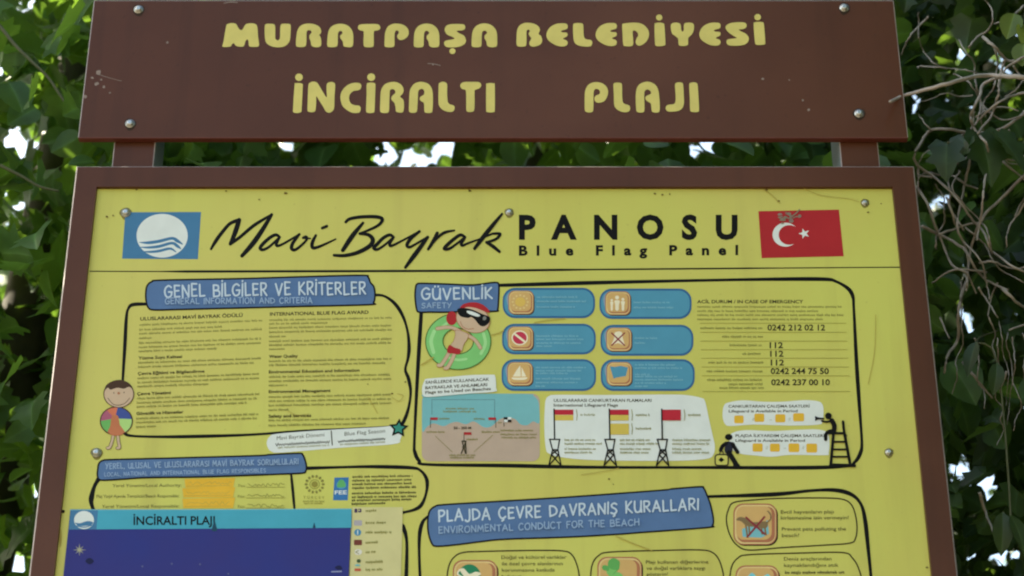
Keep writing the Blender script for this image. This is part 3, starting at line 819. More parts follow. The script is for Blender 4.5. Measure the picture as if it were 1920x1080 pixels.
# six teal pills with icon tiles
def tile(a, u0, v0, u1, v1, r=11):
    a.poly(rrect(u0 + 1.6, v0 + 2, u1 + 2.4, v1 + 2.2, r), ink('tile_edge', (64, 66, 58)))
    a.poly(rrect(u0 - .8, v0 - .8, u1 + .6, v1 + .4, r), M_TAND)
    a.poly(rrect(u0 + .8, v0 + .8, u1 - .6, v1 - .6, r), M_TANL)
    a.poly(rrect(u0 + 4, v0 + 3.4, u1 - 2, v1 - 2.6, r - 2), M_TAND)
    a.poly(rrect(u0 + 2.4, v0 + 2.2, u1 - 4.4, v1 - 5, r - 1), M_TAN)
PILLS = [(942.5, 539.6, 1115.6, 596.5, 'sun'), (1124, 541, 1296.6, 598, 'people'), (941.5, 607, 1117, 664.5, 'no entry'), (1126, 609, 1300, 667, 'crossed out figure'), (940.5, 673.5, 1117.5, 733, 'sailing boat'), (1126.5, 673.5, 1302.5, 733, 'map outline')]
LN = {'sun': [(557, .8), (565, .95), (575.5, .75)], 'people': [(567, .7), (576.5, .82)], 'no entry': [(630, .8), (636, .9), (643, .85), (649, .3)], 'crossed out figure': [(634, .45), (643, .22)], 'sailing boat': [(689, .95), (695, .85), (700, .6), (710, .85), (717, .8), (724, .2)], 'map outline': [(684, .8), (690, .9), (702, .3), (706, .8), (712, .9), (718, .6), (724, .25)]}
for u0, v0, u1, v1, nm in PILLS:
    a = Art(.0003)
    a.rr(u0, v0, u1, v1, 23, M_TEAL2)
    a.rr(u0 + 3, v0 + 4, u1 - 3.4, v1 - 4, 20, M_TEAL)
    a.blob([(u0 + 7, v0 + 22), (u0 + 12, v0 + 10), (u0 + 28, v0 + 5), (u0 + 22, v0 + 20), (u0 + 14, v0 + 40)], ink('pill_light', (140, 160, 178)))
    tu, tv = u0 + 11.5, v0 + 6
    tile(a, tu, tv, tu + 46, tv + 43)
    cu, cv = tu + 21.5, tv + 20.5
    if nm == 'sun':
        a.ell(cu, cv, 9.5, 8.6, ink('sun_ochre', (222, 186, 96)))
        for i in range(12): a.ell(cu + 14 * math.cos(i * .5236), cv + 12.6 * math.sin(i * .5236), 2, 1.9, M_TANL, 10)
    elif nm == 'people':
        for dx, h in ((-10, .7), (0, 1.15), (11, .85)):
            a.ell(cu + dx, cv - 11 * h + 3, 3.3 * h, 3.2 * h, M_CREAM, 14)
            a.blob([(cu + dx - 4 * h, cv - 5 * h + 2), (cu + dx + 4 * h, cv - 5 * h + 2), (cu + dx + 3 * h, cv + 5), (cu + dx + 2.4 * h, cv + 14), (cu + dx - 2.4 * h, cv + 14), (cu + dx - 3 * h, cv + 5)], M_CREAM)
    elif nm == 'no entry':
        a.ell(cu, cv, 15.5, 14, M_CREAM); a.ell(cu, cv, 13, 11.6, ink('no_entry_red', (196, 56, 82)))
        a.line([(cu - 8.5, cv - 6.6), (cu + 8.5, cv + 6.6)], 4, M_CREAM)
    elif nm == 'crossed out figure':
        a.blob([(cu - 6, cv - 12), (cu + 6, cv - 13), (cu + 9, cv), (cu + 12, cv + 12), (cu, cv + 8), (cu - 12, cv + 11), (cu - 8, cv)], M_CREAM)
        for sg in (-1, 1): a.line([(cu - 12 * sg, cv - 11), (cu + 12 * sg, cv + 12)], 2.6, ink('cross_maroon', (140, 50, 60)))
    elif nm == 'sailing boat':
        a.poly([(cu + 2, cv - 15), (cu + 3, cv + 6), (cu - 12, cv + 6), (cu - 5, cv - 6)], M_CREAM); a.poly([(cu + 4.5, cv - 12), (cu + 13, cv + 6), (cu + 4.5, cv + 6)], M_CREAM)
        a.blob([(cu - 14, cv + 8), (cu, cv + 8), (cu + 15, cv + 7.5), (cu + 10, cv + 12), (cu - 9, cv + 12)], M_CREAM)
    else:
        a.poly([(cu - 16, cv - 13), (cu - 6, cv - 12), (cu + 4, cv - 14), (cu + 18, cv - 11), (cu + 14, cv + 5), (cu - 4, cv + 8), (cu - 9, cv + 10)], M_TEAL)
    for v, k in LN[nm]: a.lines(u0 + 64, u0 + 64 + (u1 - u0 - 76) * k, v + 1.5, v + 1.5, 2.6, M_TEALT, 5, .34)
    a.build('safety_icon', poster, 'teal pill with ' + nm + ' icon')

# emergency numbers
a = Art()
a.text('ACİL DURUM / IN CASE OF EMERGENCY', 1307, 1506, 568.5, 568.5, 6, M_DARK, 1)
for v, u1 in ((577, 1578), (585, 1534), (592.5, 1584), (600.5, 1544)): a.lines(1307.5, u1, v, v, 3.1, M_MID, 2)
for t, u0, u1, v in (('0242 212 02 12', 1439, 1547, 619.5), ('112', 1443, 1468, 652.5), ('112', 1444, 1469, 668.5), ('112', 1445, 1470, 685), ('0242 244 75 50', 1445, 1554, 701), ('0242 237 00 10', 1446, 1556, 722)):
    a.text(t, u0, u1, v, v, 10.6, M_DARK, 1)
for v, u0, u1 in ((617, 1313, 1431), (633, 1354, 1431), (649, 1368, 1431), (665, 1392, 1431.5), (681.5, 1328, 1432), (698, 1325, 1434), (714, 1326, 1432), (722, 1366, 1432), (729, 1349, 1432)):
    a.lines(u0, u1, v, v, 3.2, M_MID, 9)
for v in (606, 623, 639.5, 655.5, 671.5, 688, 704.5, 734): a.line([(1312 + (v - 600) * .04, v), (1586 + (v - 600) * .06, v)], .8, M_FAINT, False)
a.build('emergency_numbers', poster, 'list of emergency telephone numbers')

# beach plan
def c2(x, y): return (x / 5.4 + 770, y / 5.4 + 690)
a = Art(.0003)
a.poly(rrect(791, 738, 1012, 865, 14), M_SAND)
sea = [c2(*p) for p in ((118, 640), (118, 350), (130, 300), (200, 262), (1150, 262), (1240, 280), (1290, 330), (1302, 420), (1302, 560), (1240, 540), (1180, 580), (1110, 570), (1060, 520), (980, 500), (900, 520), (820, 590), (740, 600), (640, 540), (560, 570), (470, 545), (400, 560), (330, 590), (230, 560), (160, 600))]
a.poly(sm(sea, 3, True), M_SEA)
for p in ([(215, 470), (215, 320), (850, 320), (850, 560)],):
    for q0, q1 in zip(p, p[1:]): a.line([c2(*q0), c2(*q1)], .9, ink('plan_line', (90, 120, 130)))
a.lines(*[c2(355, 0)[0], c2(650, 0)[0]], c2(0, 420)[1], c2(0, 420)[1], 3, M_MID, 1); a.lines(*[c2(330, 0)[0], c2(670, 0)[0]], c2(0, 450)[1], c2(0, 450)[1], 3, M_MID, 2)
for x, y, sg in ((200, 505, 1), (862, 505, -1), (540, 655, 1)):
    a.line([c2(x, y), c2(x, y + 100)], 1.2, M_DARK, False)
    a.poly([c2(x, y - 5), c2(x + 75 * sg, y - 5), c2(x + 75 * sg, y + 22), c2(x, y + 22)], M_REDI)
for x0, x1, y in ((285, 400, 520), (640, 765, 522), (160, 350, 655), (720, 905, 655), (565, 680, 730), (910, 1240, 640), (910, 1280, 680), (920, 1280, 712), (885, 940, 560), (390, 665, 890), (400, 660, 915)):
    u0, v0 = c2(x0, y); u1, _ = c2(x1, y); a.lines(u0, u1, v0, v0, 2.6, M_MID, 4)
a.text('50 - 200 M', *[c2(435, 0)[0], c2(612, 0)[0]], c2(0, 618)[1], c2(0, 618)[1], 4.4, M_DARK, 1)
for p in (((250, 690), (420, 850)), ((830, 680), (640, 850))): a.line([c2(*p[0]), c2(*p[1])], .8, M_MID)
a.line([c2(945, 500), c2(945, 590)], 1.2, M_DARK); a.poly([c2(945, 497), c2(1020, 497), c2(1020, 548), c2(945, 548)], M_WHITE)
a.poly([c2(945, 497), c2(982, 497), c2(982, 522), c2(945, 522)], M_BLACK); a.poly([c2(982, 522), c2(1020, 522), c2(1020, 548), c2(982, 548)], M_BLACK)
for p in (((520, 740), (560, 740)), ((520, 740), (555, 865)), ((560, 740), (512, 865)), ((555, 740), (562, 865)), ((525, 800), (556, 800))): a.line([c2(*p[0]), c2(*p[1])], 2, M_DARK)
a.build('beach_plan', poster, 'printed plan of sea and sand with small flags')
a = Art(.0012)
a.blob([c2(*p) for p in ((120,180),(140,130),(170,108),(400,90),(600,72),(820,68),(855,85),(865,200),(852,240),(600,258),(400,275),(200,292),(132,285),(115,240))], M_WHITE)
for t, x0, x1, y0, y1, cp_ in (('SAHİLLERDE KULLANILACAK', 150, 795, 160, 128, 5.4), ('BAYRAKLAR VE ANLAMLARI', 148, 775, 215, 182, 5.4), ('Flags to be Used on Beaches', 148, 812, 262, 222, 5.2)):
    u0, v0 = c2(x0, y0); u1, v1 = c2(x1, y1); a.text(t, u0, u1, v0, v1, cp_, M_DARK, 1)
a.build('plan_label', poster, 'slanted white label above the beach plan')

# lifeguard flags
def cf(x, y): return (x / 5.647 + 1010, y / 5.647 + 730)
a = Art(.0003)
a.blob([cf(*p) for p in ((65,200),(75,110),(110,70),(200,58),(700,60),(1300,55),(1550,60),(1720,90),(1762,130),(1800,300),(1840,480),(1865,600),(1850,690),(1780,735),(1500,755),(900,755),(500,745),(250,720),(110,680),(75,620),(60,400))], M_WHITE)
u0, v0 = cf(160, 132); u1, _ = cf(1195, 0); a.text('ULUSLARARASI CANKURTARAN FLAMALARI', u0, u1, v0, v0, 5.4, M_DARK, 1)
u0, v0 = cf(160, 182); u1, _ = cf(840, 0); a.text('International Lifeguard Flags', u0, u1, v0, v0, 5.2, M_DARK, 1)
M_FY = ink('flag_yellow', (214, 190, 92)); M_FR = ink('flag_crimson', (190, 42, 58))
for x, fl_ in ((165, 'ry'), (750, 'ryy'), (1305, 'r')):
    if fl_ == 'r': a.poly([cf(x, 215), cf(x + 200, 215), cf(x + 200, 328), cf(x, 328)], M_FR)
    else:
        a.poly([cf(x, 215), cf(x + 203, 215), cf(x + 203, 270), cf(x, 270)], M_FR); a.poly([cf(x, 272), cf(x + 203, 272), cf(x + 203, 330), cf(x, 330)], M_FY)
    if fl_ == 'ryy': a.poly([cf(x, 362), cf(x + 206, 362), cf(x + 206, 478), cf(x, 478)], M_FY)
    for y0, y1 in ((215, 328),) + (((360, 475),) if fl_ == 'ryy' else ()):
        a.line([cf(x + 235, y0), cf(x + 243, (y0 + y1) / 2), cf(x + 238, y1)], 1.3, M_MID)
        p0, p1 = cf(x + 278, (y0 + y1) / 2 + 8), cf(x + 440, 0); a.lines(p0[0], p1[0], p0[1], p0[1], 3, M_MID, 3)
    a.line([cf(x - 2, 210), cf(x + 4, 525)], 2.8, M_BLACK)
    for p in (((-55, 530), (55, 530)), ((-52, 530), (-22, 640)), ((52, 530), (34, 640)), ((-22, 640), (-66, 822)), ((34, 640), (72, 822)), ((-22, 640), (36, 640)), ((-22, 640), (30, 690)), ((34, 640), (-34, 690)), ((-34, 690), (62, 800)), ((42, 690), (-56, 800))):
        a.line([cf(x + p[0][0] + 4, p[0][1]), cf(x + p[1][0] + 4, p[1][1])], 2.5, M_BLACK)
    for k, y in enumerate((545, 585, 640, 678)):
        p0, p1 = cf(x + 110, y), cf(x + (440, 510, 450, 420)[k] if x < 1200 else x + (520, 530, 420, 510)[k], y)
        a.lines(p0[0], p1[0], p0[1], p0[1], 2.8, M_MID, k)
a.build('flag_chart', poster, 'white chart of three lifeguard flags on towers')

# opening hours labels and pictograms
def cg(x, y): return (x / 5.818 + 1310, y / 5.818 + 730)
a = Art(.0003)
a.blob([cg(*p) for p in ((262,250),(275,180),(320,145),(480,120),(700,135),(900,135),(1150,118),(1300,130),(1350,165),(1362,240),(1350,350),(1300,385),(1000,395),(600,385),(350,400),(290,380),(265,320))], M_WHITE)
u0, v0 = cg(325, 200); a.text('CANKURTARAN ÇALIŞMA SAATLERİ', u0, cg(1210, 0)[0], v0, v0 - .5, 5, M_DARK, 1)
u0, v0 = cg(328, 252); a.text('Lifeguard is Available in Period', u0, cg(1080, 0)[0], v0, v0 - .5, 4.8, M_DARK, 1)
for x0, x1, y0, y1 in ((388, 490, 285, 370), (608, 715, 265, 355), (835, 945, 272, 360), (1030, 1150, 260, 348)): a.rr(*cg(x0, y0), *cg(x1, y1), 3, M_ORANGE)
for x, c_ in ((590, '/'), (780, '-'), (985, '/')): u_, v_ = cg(x, 345); a.text(c_ + c_, u_ - 1, u_ + 3, v_, v_, 6, M_MID, 0)
a.build('hours_label', poster, 'upper white label of working hours')
a = Art(.0003)
a.blob([cg(*p) for p in ((340,520),(380,470),(520,445),(800,455),(1100,440),(1300,438),(1400,470),(1425,560),(1418,690),(1380,718),(1000,715),(800,735),(600,720),(450,700),(350,640))], M_WHITE)
u0, v0 = cg(402, 520); a.text('PLAJDA İLKYARDIM ÇALIŞMA SAATLERİ', u0, cg(1370, 0)[0], v0, v0, 5, M_DARK, 1)
u0, v0 = cg(402, 572); a.text('Lifeguard is Available in Period', u0, cg(1160, 0)[0], v0, v0, 4.8, M_DARK, 1)
for x0, x1, y0, y1 in ((588, 698, 590, 680), (778, 885, 592, 680), (980, 1098, 590, 685), (1175, 1292, 592, 690)): a.rr(*cg(x0, y0), *cg(x1, y1), 3, M_ORANGE)
for x, c_ in ((738, '/'), (935, '-'), (1135, '/')): u_, v_ = cg(x, 655); a.text(c_ + c_, u_ - 1, u_ + 3, v_, v_, 6, M_MID, 0)
a.build('hours_label', poster, 'lower white label of first aid hours')
a = Art(.0009)
a.ell(*cg(328, 520), 41 / 5.818, 34 / 5.818, M_BLACK, 24)
a.blob([cg(*p) for p in ((290, 580), (330, 568), (380, 590), (372, 640), (360, 690), (318, 712), (285, 680), (285, 620))], ink('pictogram_navy', (34, 36, 52)))
for p, w in (([(300, 590), (260, 620), (240, 665)], 7), ([(370, 595), (395, 640), (425, 685)], 7), ([(330, 690), (380, 770), (415, 830)], 9), ([(395, 828), (430, 832)], 7)):
    a.line([cg(*q) for q in sm(p, 4)], w, M_BLACK)
q = rrect(*cg(180, 712), *cg(322, 830), 5); a.poly(q, M_YEL); a.line(q + q[:1], 2.6, M_DARK, False)
a.line([cg(*q) for q in sm([(228, 705), (240, 678), (262, 678), (270, 705)], 4)], 2, M_DARK)
a.poly([cg(*p) for p in ((215, 770), (245, 740), (282, 770), (245, 795))], M_BLACK)
a.build('pictogram', poster, 'black walking figure carrying a first aid case')
a = Art(.0012)
a.ell(*cg(1415, 290), 6.2, 6.4, M_BLACK, 24)
a.poly([cg(*p) for p in ((1270, 290), (1300, 305), (1370, 312), (1370, 328), (1300, 330), (1270, 345))], M_BLACK)
for p, w in (([(1440, 345), (1395, 355), (1345, 345)], 3.6), ([(1452, 340), (1478, 390), (1478, 445)], 9), ([(1478, 450), (1420, 460), (1390, 490), (1385, 545)], 6.4), ([(1420, 478), (1590, 478)], 4.6), ([(1575, 352), (1590, 480), (1605, 505)], 5), ([(1590, 480), (1655, 830)], 5.4), ([(1470, 490), (1440, 835)], 5.4),
             ([(1462, 572), (1600, 572)], 3.6), ([(1455, 655), (1616, 655)], 3.6), ([(1450, 735), (1630, 735)], 3.6), ([(1440, 825), (1700, 832)], 6.2)):
    a.line([cg(*q) for q in (sm(p, 4) if len(p) > 2 else p)], w, M_BLACK)
a.build('pictogram', poster, 'black lifeguard figure with megaphone on a high chair')

# authorities box
a = Art()
for t, u0, u1, v in (('Yerel Yönetim/Local Authority:', 211, 340, 913.5), ('Plaj Yeşil Ajanda Temsilcisi/Beach Responsible:', 181, 336, 933.5), ('Yerel Yönetim/Local Responsible:', 191, 336, 952.5)):
    a.text(t, u0, u1, v, v - 1, 5.8, M_DARK, 0)
for v0, v1, u0 in ((898, 914.5, 346), (915.5, 932.5, 342), (935, 952.5, 342)):
    a.poly([(u0, v0), (441, v0 - 2), (437, v1), (u0 + 2, v1)], M_ORANGE)
    rd = random.Random(int(v0))
    a.line(sm([(u0 + 8 + 80 * i / 24, v0 + 8 + rd.uniform(-3, 3)) for i in range(25)], 3), .8, M_CREASE)
    a.line([(u0 + 4, v1 - 3), (432, v1 - 4)], .8, M_CREASE)
for u0, v in ((447, 913), (446, 933), (446, 952)):
    a.text('Fax:', u0, u0 + 14, v, v, 5, M_MID, 0)
    rd = random.Random(int(v))
    a.line(sm([(u0 + 18 + 68 * i / 24, v - 2 + rd.uniform(-5, 1)) for i in range(25)], 3), .9, M_MID)
    a.line([(u0 + 16, v + .6), (534, v + .4)], .8, M_MID)
a.build('contact_rows', poster, 'rows of contact names on orange strips')
a = Art()
for i in range(14):
    t = i * 2 * math.pi / 14; a.ell(590 + 16 * math.cos(t), 908 + 15 * math.sin(t), 3, 2.4, M_MID, 10, math.degrees(t))
a.ring(590, 908, 9, 8.4, 1, M_MID); a.ell(590, 908, 6, 5.6, M_FAINT, 20)
a.text('TÜRÇEV', 569, 608, 935, 935, 4.8, M_MID, 0, 1)
a.lines(568, 608, 941, 941, 2.2, M_FAINT, 1); a.lines(570, 606, 945, 945, 2.2, M_FAINT, 2)
a.build('emblem', poster, 'round grey emblem of small circles')
a = Art()
a.poly([(627, 895.5), (654, 895), (652, 938), (624.5, 938)], ink('logo_blue', (56, 118, 176)))
a.ell(640, 909, 9.5, 8, ink('logo_sky', (84, 150, 190))); a.blob([(632, 913), (634, 903), (640, 899), (646, 903), (648, 912), (640, 914)], ink('logo_green', (96, 176, 110)))
a.text('FEE', 627.5, 650.5, 927, 926.5, 7, M_WHITE, 1)
a.build('emblem', poster, 'small blue emblem with three white letters')
a = Art()
for i, (v, u1) in enumerate(((896, 777), (903, 774), (910, 775), (917, 781), (927, 783), (934, 787), (940, 772), (947, 724))):
    a.lines(661 - i * .25, u1, v, v - 2, 3.3, M_DARK, i, .36)
a.build('text_column', poster, 'paragraph beside the emblems')

# conduct cards
def c8(x, y): return (x / 3.4286 + 1200, y / 3.4286 + 890)
def card(out, til, art, txt, label):
    a = Art(.0002)
    q = sm(out, 5, True); a.line(q + q[:1], 2.6, ink('card_line', (52, 44, 20)), False)
    u0, v0, u1, v1 = til
    a.poly(rrect(u0 + 2, v0 + 2, u1 + 2.6, v1 + 2.4, 18), M_BLACK)
    a.poly(rrect(u0 - 1, v0 - 1, u1 + .4, v1 + .4, 18), M_TAND)
    a.poly(rrect(u0 + 1.6, v0 + 1.6, u1 - 1.4, v1 - 1.4, 17), M_TANL)
    a.poly(rrect(u0 + 6, v0 + 5, u1 - 2.8, v1 - 4, 14), M_TAND)
    a.poly(rrect(u0 + 4.4, v0 + 4, u1 - 9, v1 - 9, 14), M_TAN)
    art(a)
    for t in txt:
        if t[0] == '~': a.lines(t[1], t[2], t[3], t[3] - .5, 4, M_DARK, 6)
        else: a.text(t[0], t[1], t[2], t[3], t[3] - .5, 6.4, M_DARK, 0)
    a.build('conduct_card', poster, label)
def dog(a):
    B = ink('dog_brown', (134, 112, 78)); T = ink('water_blue', (120, 186, 196)); X = ink('cross_maroon', (140, 50, 60))
    a.poly([c8(660, 400), c8(655, 350), c8(720, 320), c8(770, 345), c8(820, 290), c8(830, 380), c8(780, 405)], T)
    a.blob([c8(*p) for p in ((618, 292), (640, 272), (680, 280), (730, 305), (800, 300), (822, 310), (815, 340), (780, 345), (720, 335), (680, 325), (650, 300))], B)
    for p in (((680, 320), (690, 395)), ((700, 325), (705, 385)), ((800, 330), (810, 385)), ((780, 335), (785, 380))): a.line([c8(*p[0]), c8(*p[1])], 3.4, B)
    a.line([c8(*q) for q in sm([(815, 310), (840, 285), (838, 255), (822, 235)], 4)], 2.6, B)
    a.line([c8(690, 400), c8(800, 272)], 3.6, X); a.line([c8(682, 275), c8(802, 382)], 3.6, X)
card([c8(*p) for p in ((600,180),(700,165),(900,152),(1200,150),(1310,160),(1360,195),(1385,260),(1395,340),(1385,410),(1350,440),(1200,452),(900,470),(700,485),(620,450),(575,380),(555,290),(570,220))],
     (1376, 945, 1456, 1021), dog, [('Evcil hayvanların plajı', 1464, 1563, 963), ('kirletmesine izin vermeyin!', 1464, 1591, 974), ('Prevent pets polluting the', 1466, 1586, 995), ('beach!', 1466, 1498, 1007)], 'card with a crossed out dog')
def bird(a):
    a.ell(880, 1080, 21, 22, ink('disc_green', (40, 132, 92)))
    a.blob([(862, 1068), (870, 1066), (880, 1076), (892, 1072), (902, 1076), (890, 1084), (876, 1086), (868, 1078)], M_CREAM); a.line(sm([(862, 1068), (858, 1076), (866, 1082)], 4), 3, M_CREAM)
card([(838, 1085), (842, 1060), (852, 1044), (868, 1036), (900, 1034), (1000, 1032), (1055, 1033), (1072, 1040), (1082, 1060), (1087, 1090), (1088, 1150), (1040, 1160), (860, 1160), (836, 1130)],
     (850, 1051, 932, 1128), bird, [('Doğal ve kültürel varlıklar', 940, 1062, 1048), ('ile özel çevre alanlarının', 941, 1055, 1060), ('korunmasına katkıda', 941, 1040, 1072), ('bulunun.', 941, 980, 1084)], 'card with a white bird on a green disc')
def plant(a):
    G = ink('print_green', (124, 196, 108)); G2 = ink('print_green_deep', (98, 172, 92))
    rd = random.Random(2)
    for i in range(9):
        u, v, r = 1158 + rd.uniform(-24, 22), 1072 + rd.uniform(-14, 30), rd.uniform(6, 13)
        a.blob([(u + r * rd.uniform(.7, 1.2) * math.cos(t), v + r * rd.uniform(.6, 1.1) * math.sin(t)) for t in [k * .785 for k in range(8)]], G if i % 2 else G2, 4)
card([(1107, 1090), (1110, 1060), (1122, 1042), (1145, 1035), (1240, 1032), (1310, 1031), (1336, 1036), (1350, 1054), (1358, 1090), (1360, 1150), (1300, 1160), (1120, 1160), (1106, 1130)],
     (1121, 1045, 1203, 1126), plant, [('Plajı kullanan diğerlerine', 1211, 1328, 1057), ('ve doğal varlıklara saygı', 1212, 1322, 1068.5), ('gösterin!', 1212, 1252, 1080)], 'card with a green plant picture')
def wave(a):
    T = ink('print_aqua', (120, 206, 214))
    a.blob([(1402, 1082), (1410, 1074), (1418, 1082), (1414, 1092), (1406, 1092)], T); a.blob([(1430, 1084), (1440, 1076), (1446, 1086), (1440, 1094)], T)
card([(1368, 1090), (1372, 1062), (1384, 1046), (1405, 1040), (1500, 1037), (1580, 1036), (1598, 1046), (1610, 1066), (1618, 1100), (1618, 1150), (1560, 1160), (1390, 1160), (1368, 1130)],
     (1380, 1061, 1460, 1140), wave, [('Deniz araçlarından', 1470, 1559, 1051), ('kaynaklandığını atık', 1470, 1572, 1063), ('~', 1472, 1588, 1076), ('~', 1472, 1580, 1090)], 'card with pale blue drops')

# ------------------------------------------------------------------ map sheet pinned over the poster
bm = bmesh.new()
ym = -.0022
mt0, mb0 = P(400, 955, ym).z, FB + .25
ml, mr = P(132, 956, ym).x, P(659, 953, ym).x
bm_box(bm, ml, mr, ym, -.0004, mb0, mt0)
sheet = mesh_from(bm, 'map_sheet', [M_NAVY], sign)
tag(sheet, 'dark blue beach map with a turquoise title strip')
a = Art(.0001, 2.5e-5, ym)
a.poly([(184, 956.5), (659, 954.5), (659, 989.5), (181, 992.5)], M_MAPT)
a.text('İNCİRALTI PLAJI', 250, 403, 984, 983.5, 15.5, M_BLACK, 1)
a.line([(131, 956), (400, 955.5), (659, 954.2)], 1.2, ink('strip_light', (130, 196, 206)), False)
a.build('title_strip', sheet, 'turquoise strip with the beach name')
a = Art(.0001, 2.5e-5, ym)
a.poly([(132.5, 956.5), (184, 956.5), (181, 992.5), (129, 993)], M_FLAGB)
a.ell(157.5, 975, 18.6, 17, M_WHITE)
a.blob([(141, 980), (150, 981), (164, 977), (174, 979), (172, 984), (160, 986), (147, 986)], M_FLAGB); a.line(sm([(143, 986), (158, 988.5), (171, 985)], 4), 2, M_FLAGB)
a.build('emblem', sheet, 'small round wave emblem')
a = Art(.0001, 2.5e-5, ym)
M_COMP = ink('compass_grey', (170, 168, 140))
for i in range(8):
    t = i * math.pi / 4; c_, s_ = math.cos(t), math.sin(t); r = 13 if i % 2 == 0 else 11
    a.poly([(149 + 1.4 * -s_, 1031 + 1.4 * c_), (149 + r * c_, 1031 + r * s_ * .95), (149 + 1.4 * s_, 1031 - 1.4 * c_)], M_COMP)
a.ell(149, 1031, 3, 2.8, M_COMP, 12)
M_BOAT = ink('map_dark_mark', (30, 34, 74))
a.blob([(160, 1052), (168, 1046), (176, 1052), (168, 1058)], M_BOAT)
a.blob([(628, 1064), (636, 1060), (642, 1066), (634, 1068)], M_BOAT); a.line([(622, 1072), (640, 1071.5)], 2.4, ink('map_white_mark', (150, 156, 190)))
for u, v in ((267, 1062), (322, 1057), (375, 1058), (428, 1076)): a.ell(u, v, 2, 2, ink('map_dot', (96, 100, 140)), 8)
a.build('compass_mark', sheet, 'pale compass star and small marks')
a = Art(.0004, 2.5e-5, ym)
M_DRIP = ink('drip_teal', (34, 74, 96))
for u, v, k in ((402, 990, 1), (589, 987, .5)): a.blob([(u - 5 * k, v + 4 * k), (u - 3 * k, v - 5 * k), (u, v - 14 * k), (u + 3 * k, v - 5 * k), (u + 5 * k, v + 4 * k), (u, v + 6 * k)], M_DRIP)
a.build('surface_mark', sheet, 'two dark drips')
# legend strip beside the map
bm = bmesh.new()
bm_box(bm, mr + .0012, P(755, 953, ym).x, -.0014, -.0004, mb0, P(700, 951, -.0014).z)
leg = mesh_from(bm, 'legend_strip', [M_LEG], sign)
a = Art(.0001, 2.5e-5, -.0014)
def cl(x, y): return (x / 4.5 + 440, y / 4.5 + 840)
ic = [(530, 'violet_mark', (70, 52, 90), 1205), (632, 'lilac_mark', (176, 170, 176), 1275), (712, 'blue_mark', (70, 140, 180), 1322), (797, 'brown_mark', (120, 64, 52), 1212), (878, 'white_mark', (224, 220, 208), 1190), (962, 'green_mark', (70, 92, 60), 1255), (1027, 'red_mark', (200, 96, 72), 1245)]
for y, nm, rgb, x1 in ic:
    u, v = cl(1038, y); m_ = ink(nm, rgb)
    if nm == 'blue_mark': a.ell(u, v, 6.4, 6.2, m_); a.line([(u, v - 3.4), (u, v + 3.4)], 1.8, M_WHITE)
    elif nm == 'violet_mark':
        a.rr(u - 6, v - 4, u - .6, v + 3.5, 1.4, m_); a.rr(u + .8, v - 4, u + 7, v + 3, 1.4, m_); a.ell(u + 3, v - 1, 1.6, 1.4, M_LEG, 8)
    elif nm == 'white_mark':
        a.ell(u + 1, v, 7, 5.6, m_); a.line([(u + 2, v - 3), (u - 4, v), (u + 2, v + 3)], 1.4, M_MID)
    elif nm == 'green_mark':
        a.ell(u + 2, v - 2, 4, 3.6, m_); a.blob([(u - 6, v + 6), (u, v + 4), (u + 5, v + 6), (u, v + 8)], ink('aqua_mark', (120, 190, 190)))
    elif nm == 'red_mark': a.rr(u - 6, v - 2.4, u + 6, v + 2.4, 1.2, m_)
    else: a.rr(u - 7, v - 5, u + 8, v + 5, 2, m_)
    u0, v0 = cl(1105, y + 10); u1, _ = cl(x1, 0); a.lines(u0, u1, v0, v0 - 1, 3.6, M_MID, int(y), .34)
a.build('legend_print', leg)
# dark hole by the sheet's corner
a = Art(.0002)
a.ell(118.5, 959, 3, 3.4, M_BLACK, 14)
a.blob([(113, 990), (116, 1000), (115, 1020), (112, 1026), (111, 1005)], M_CREASE)
a.build('pin_hole', poster)

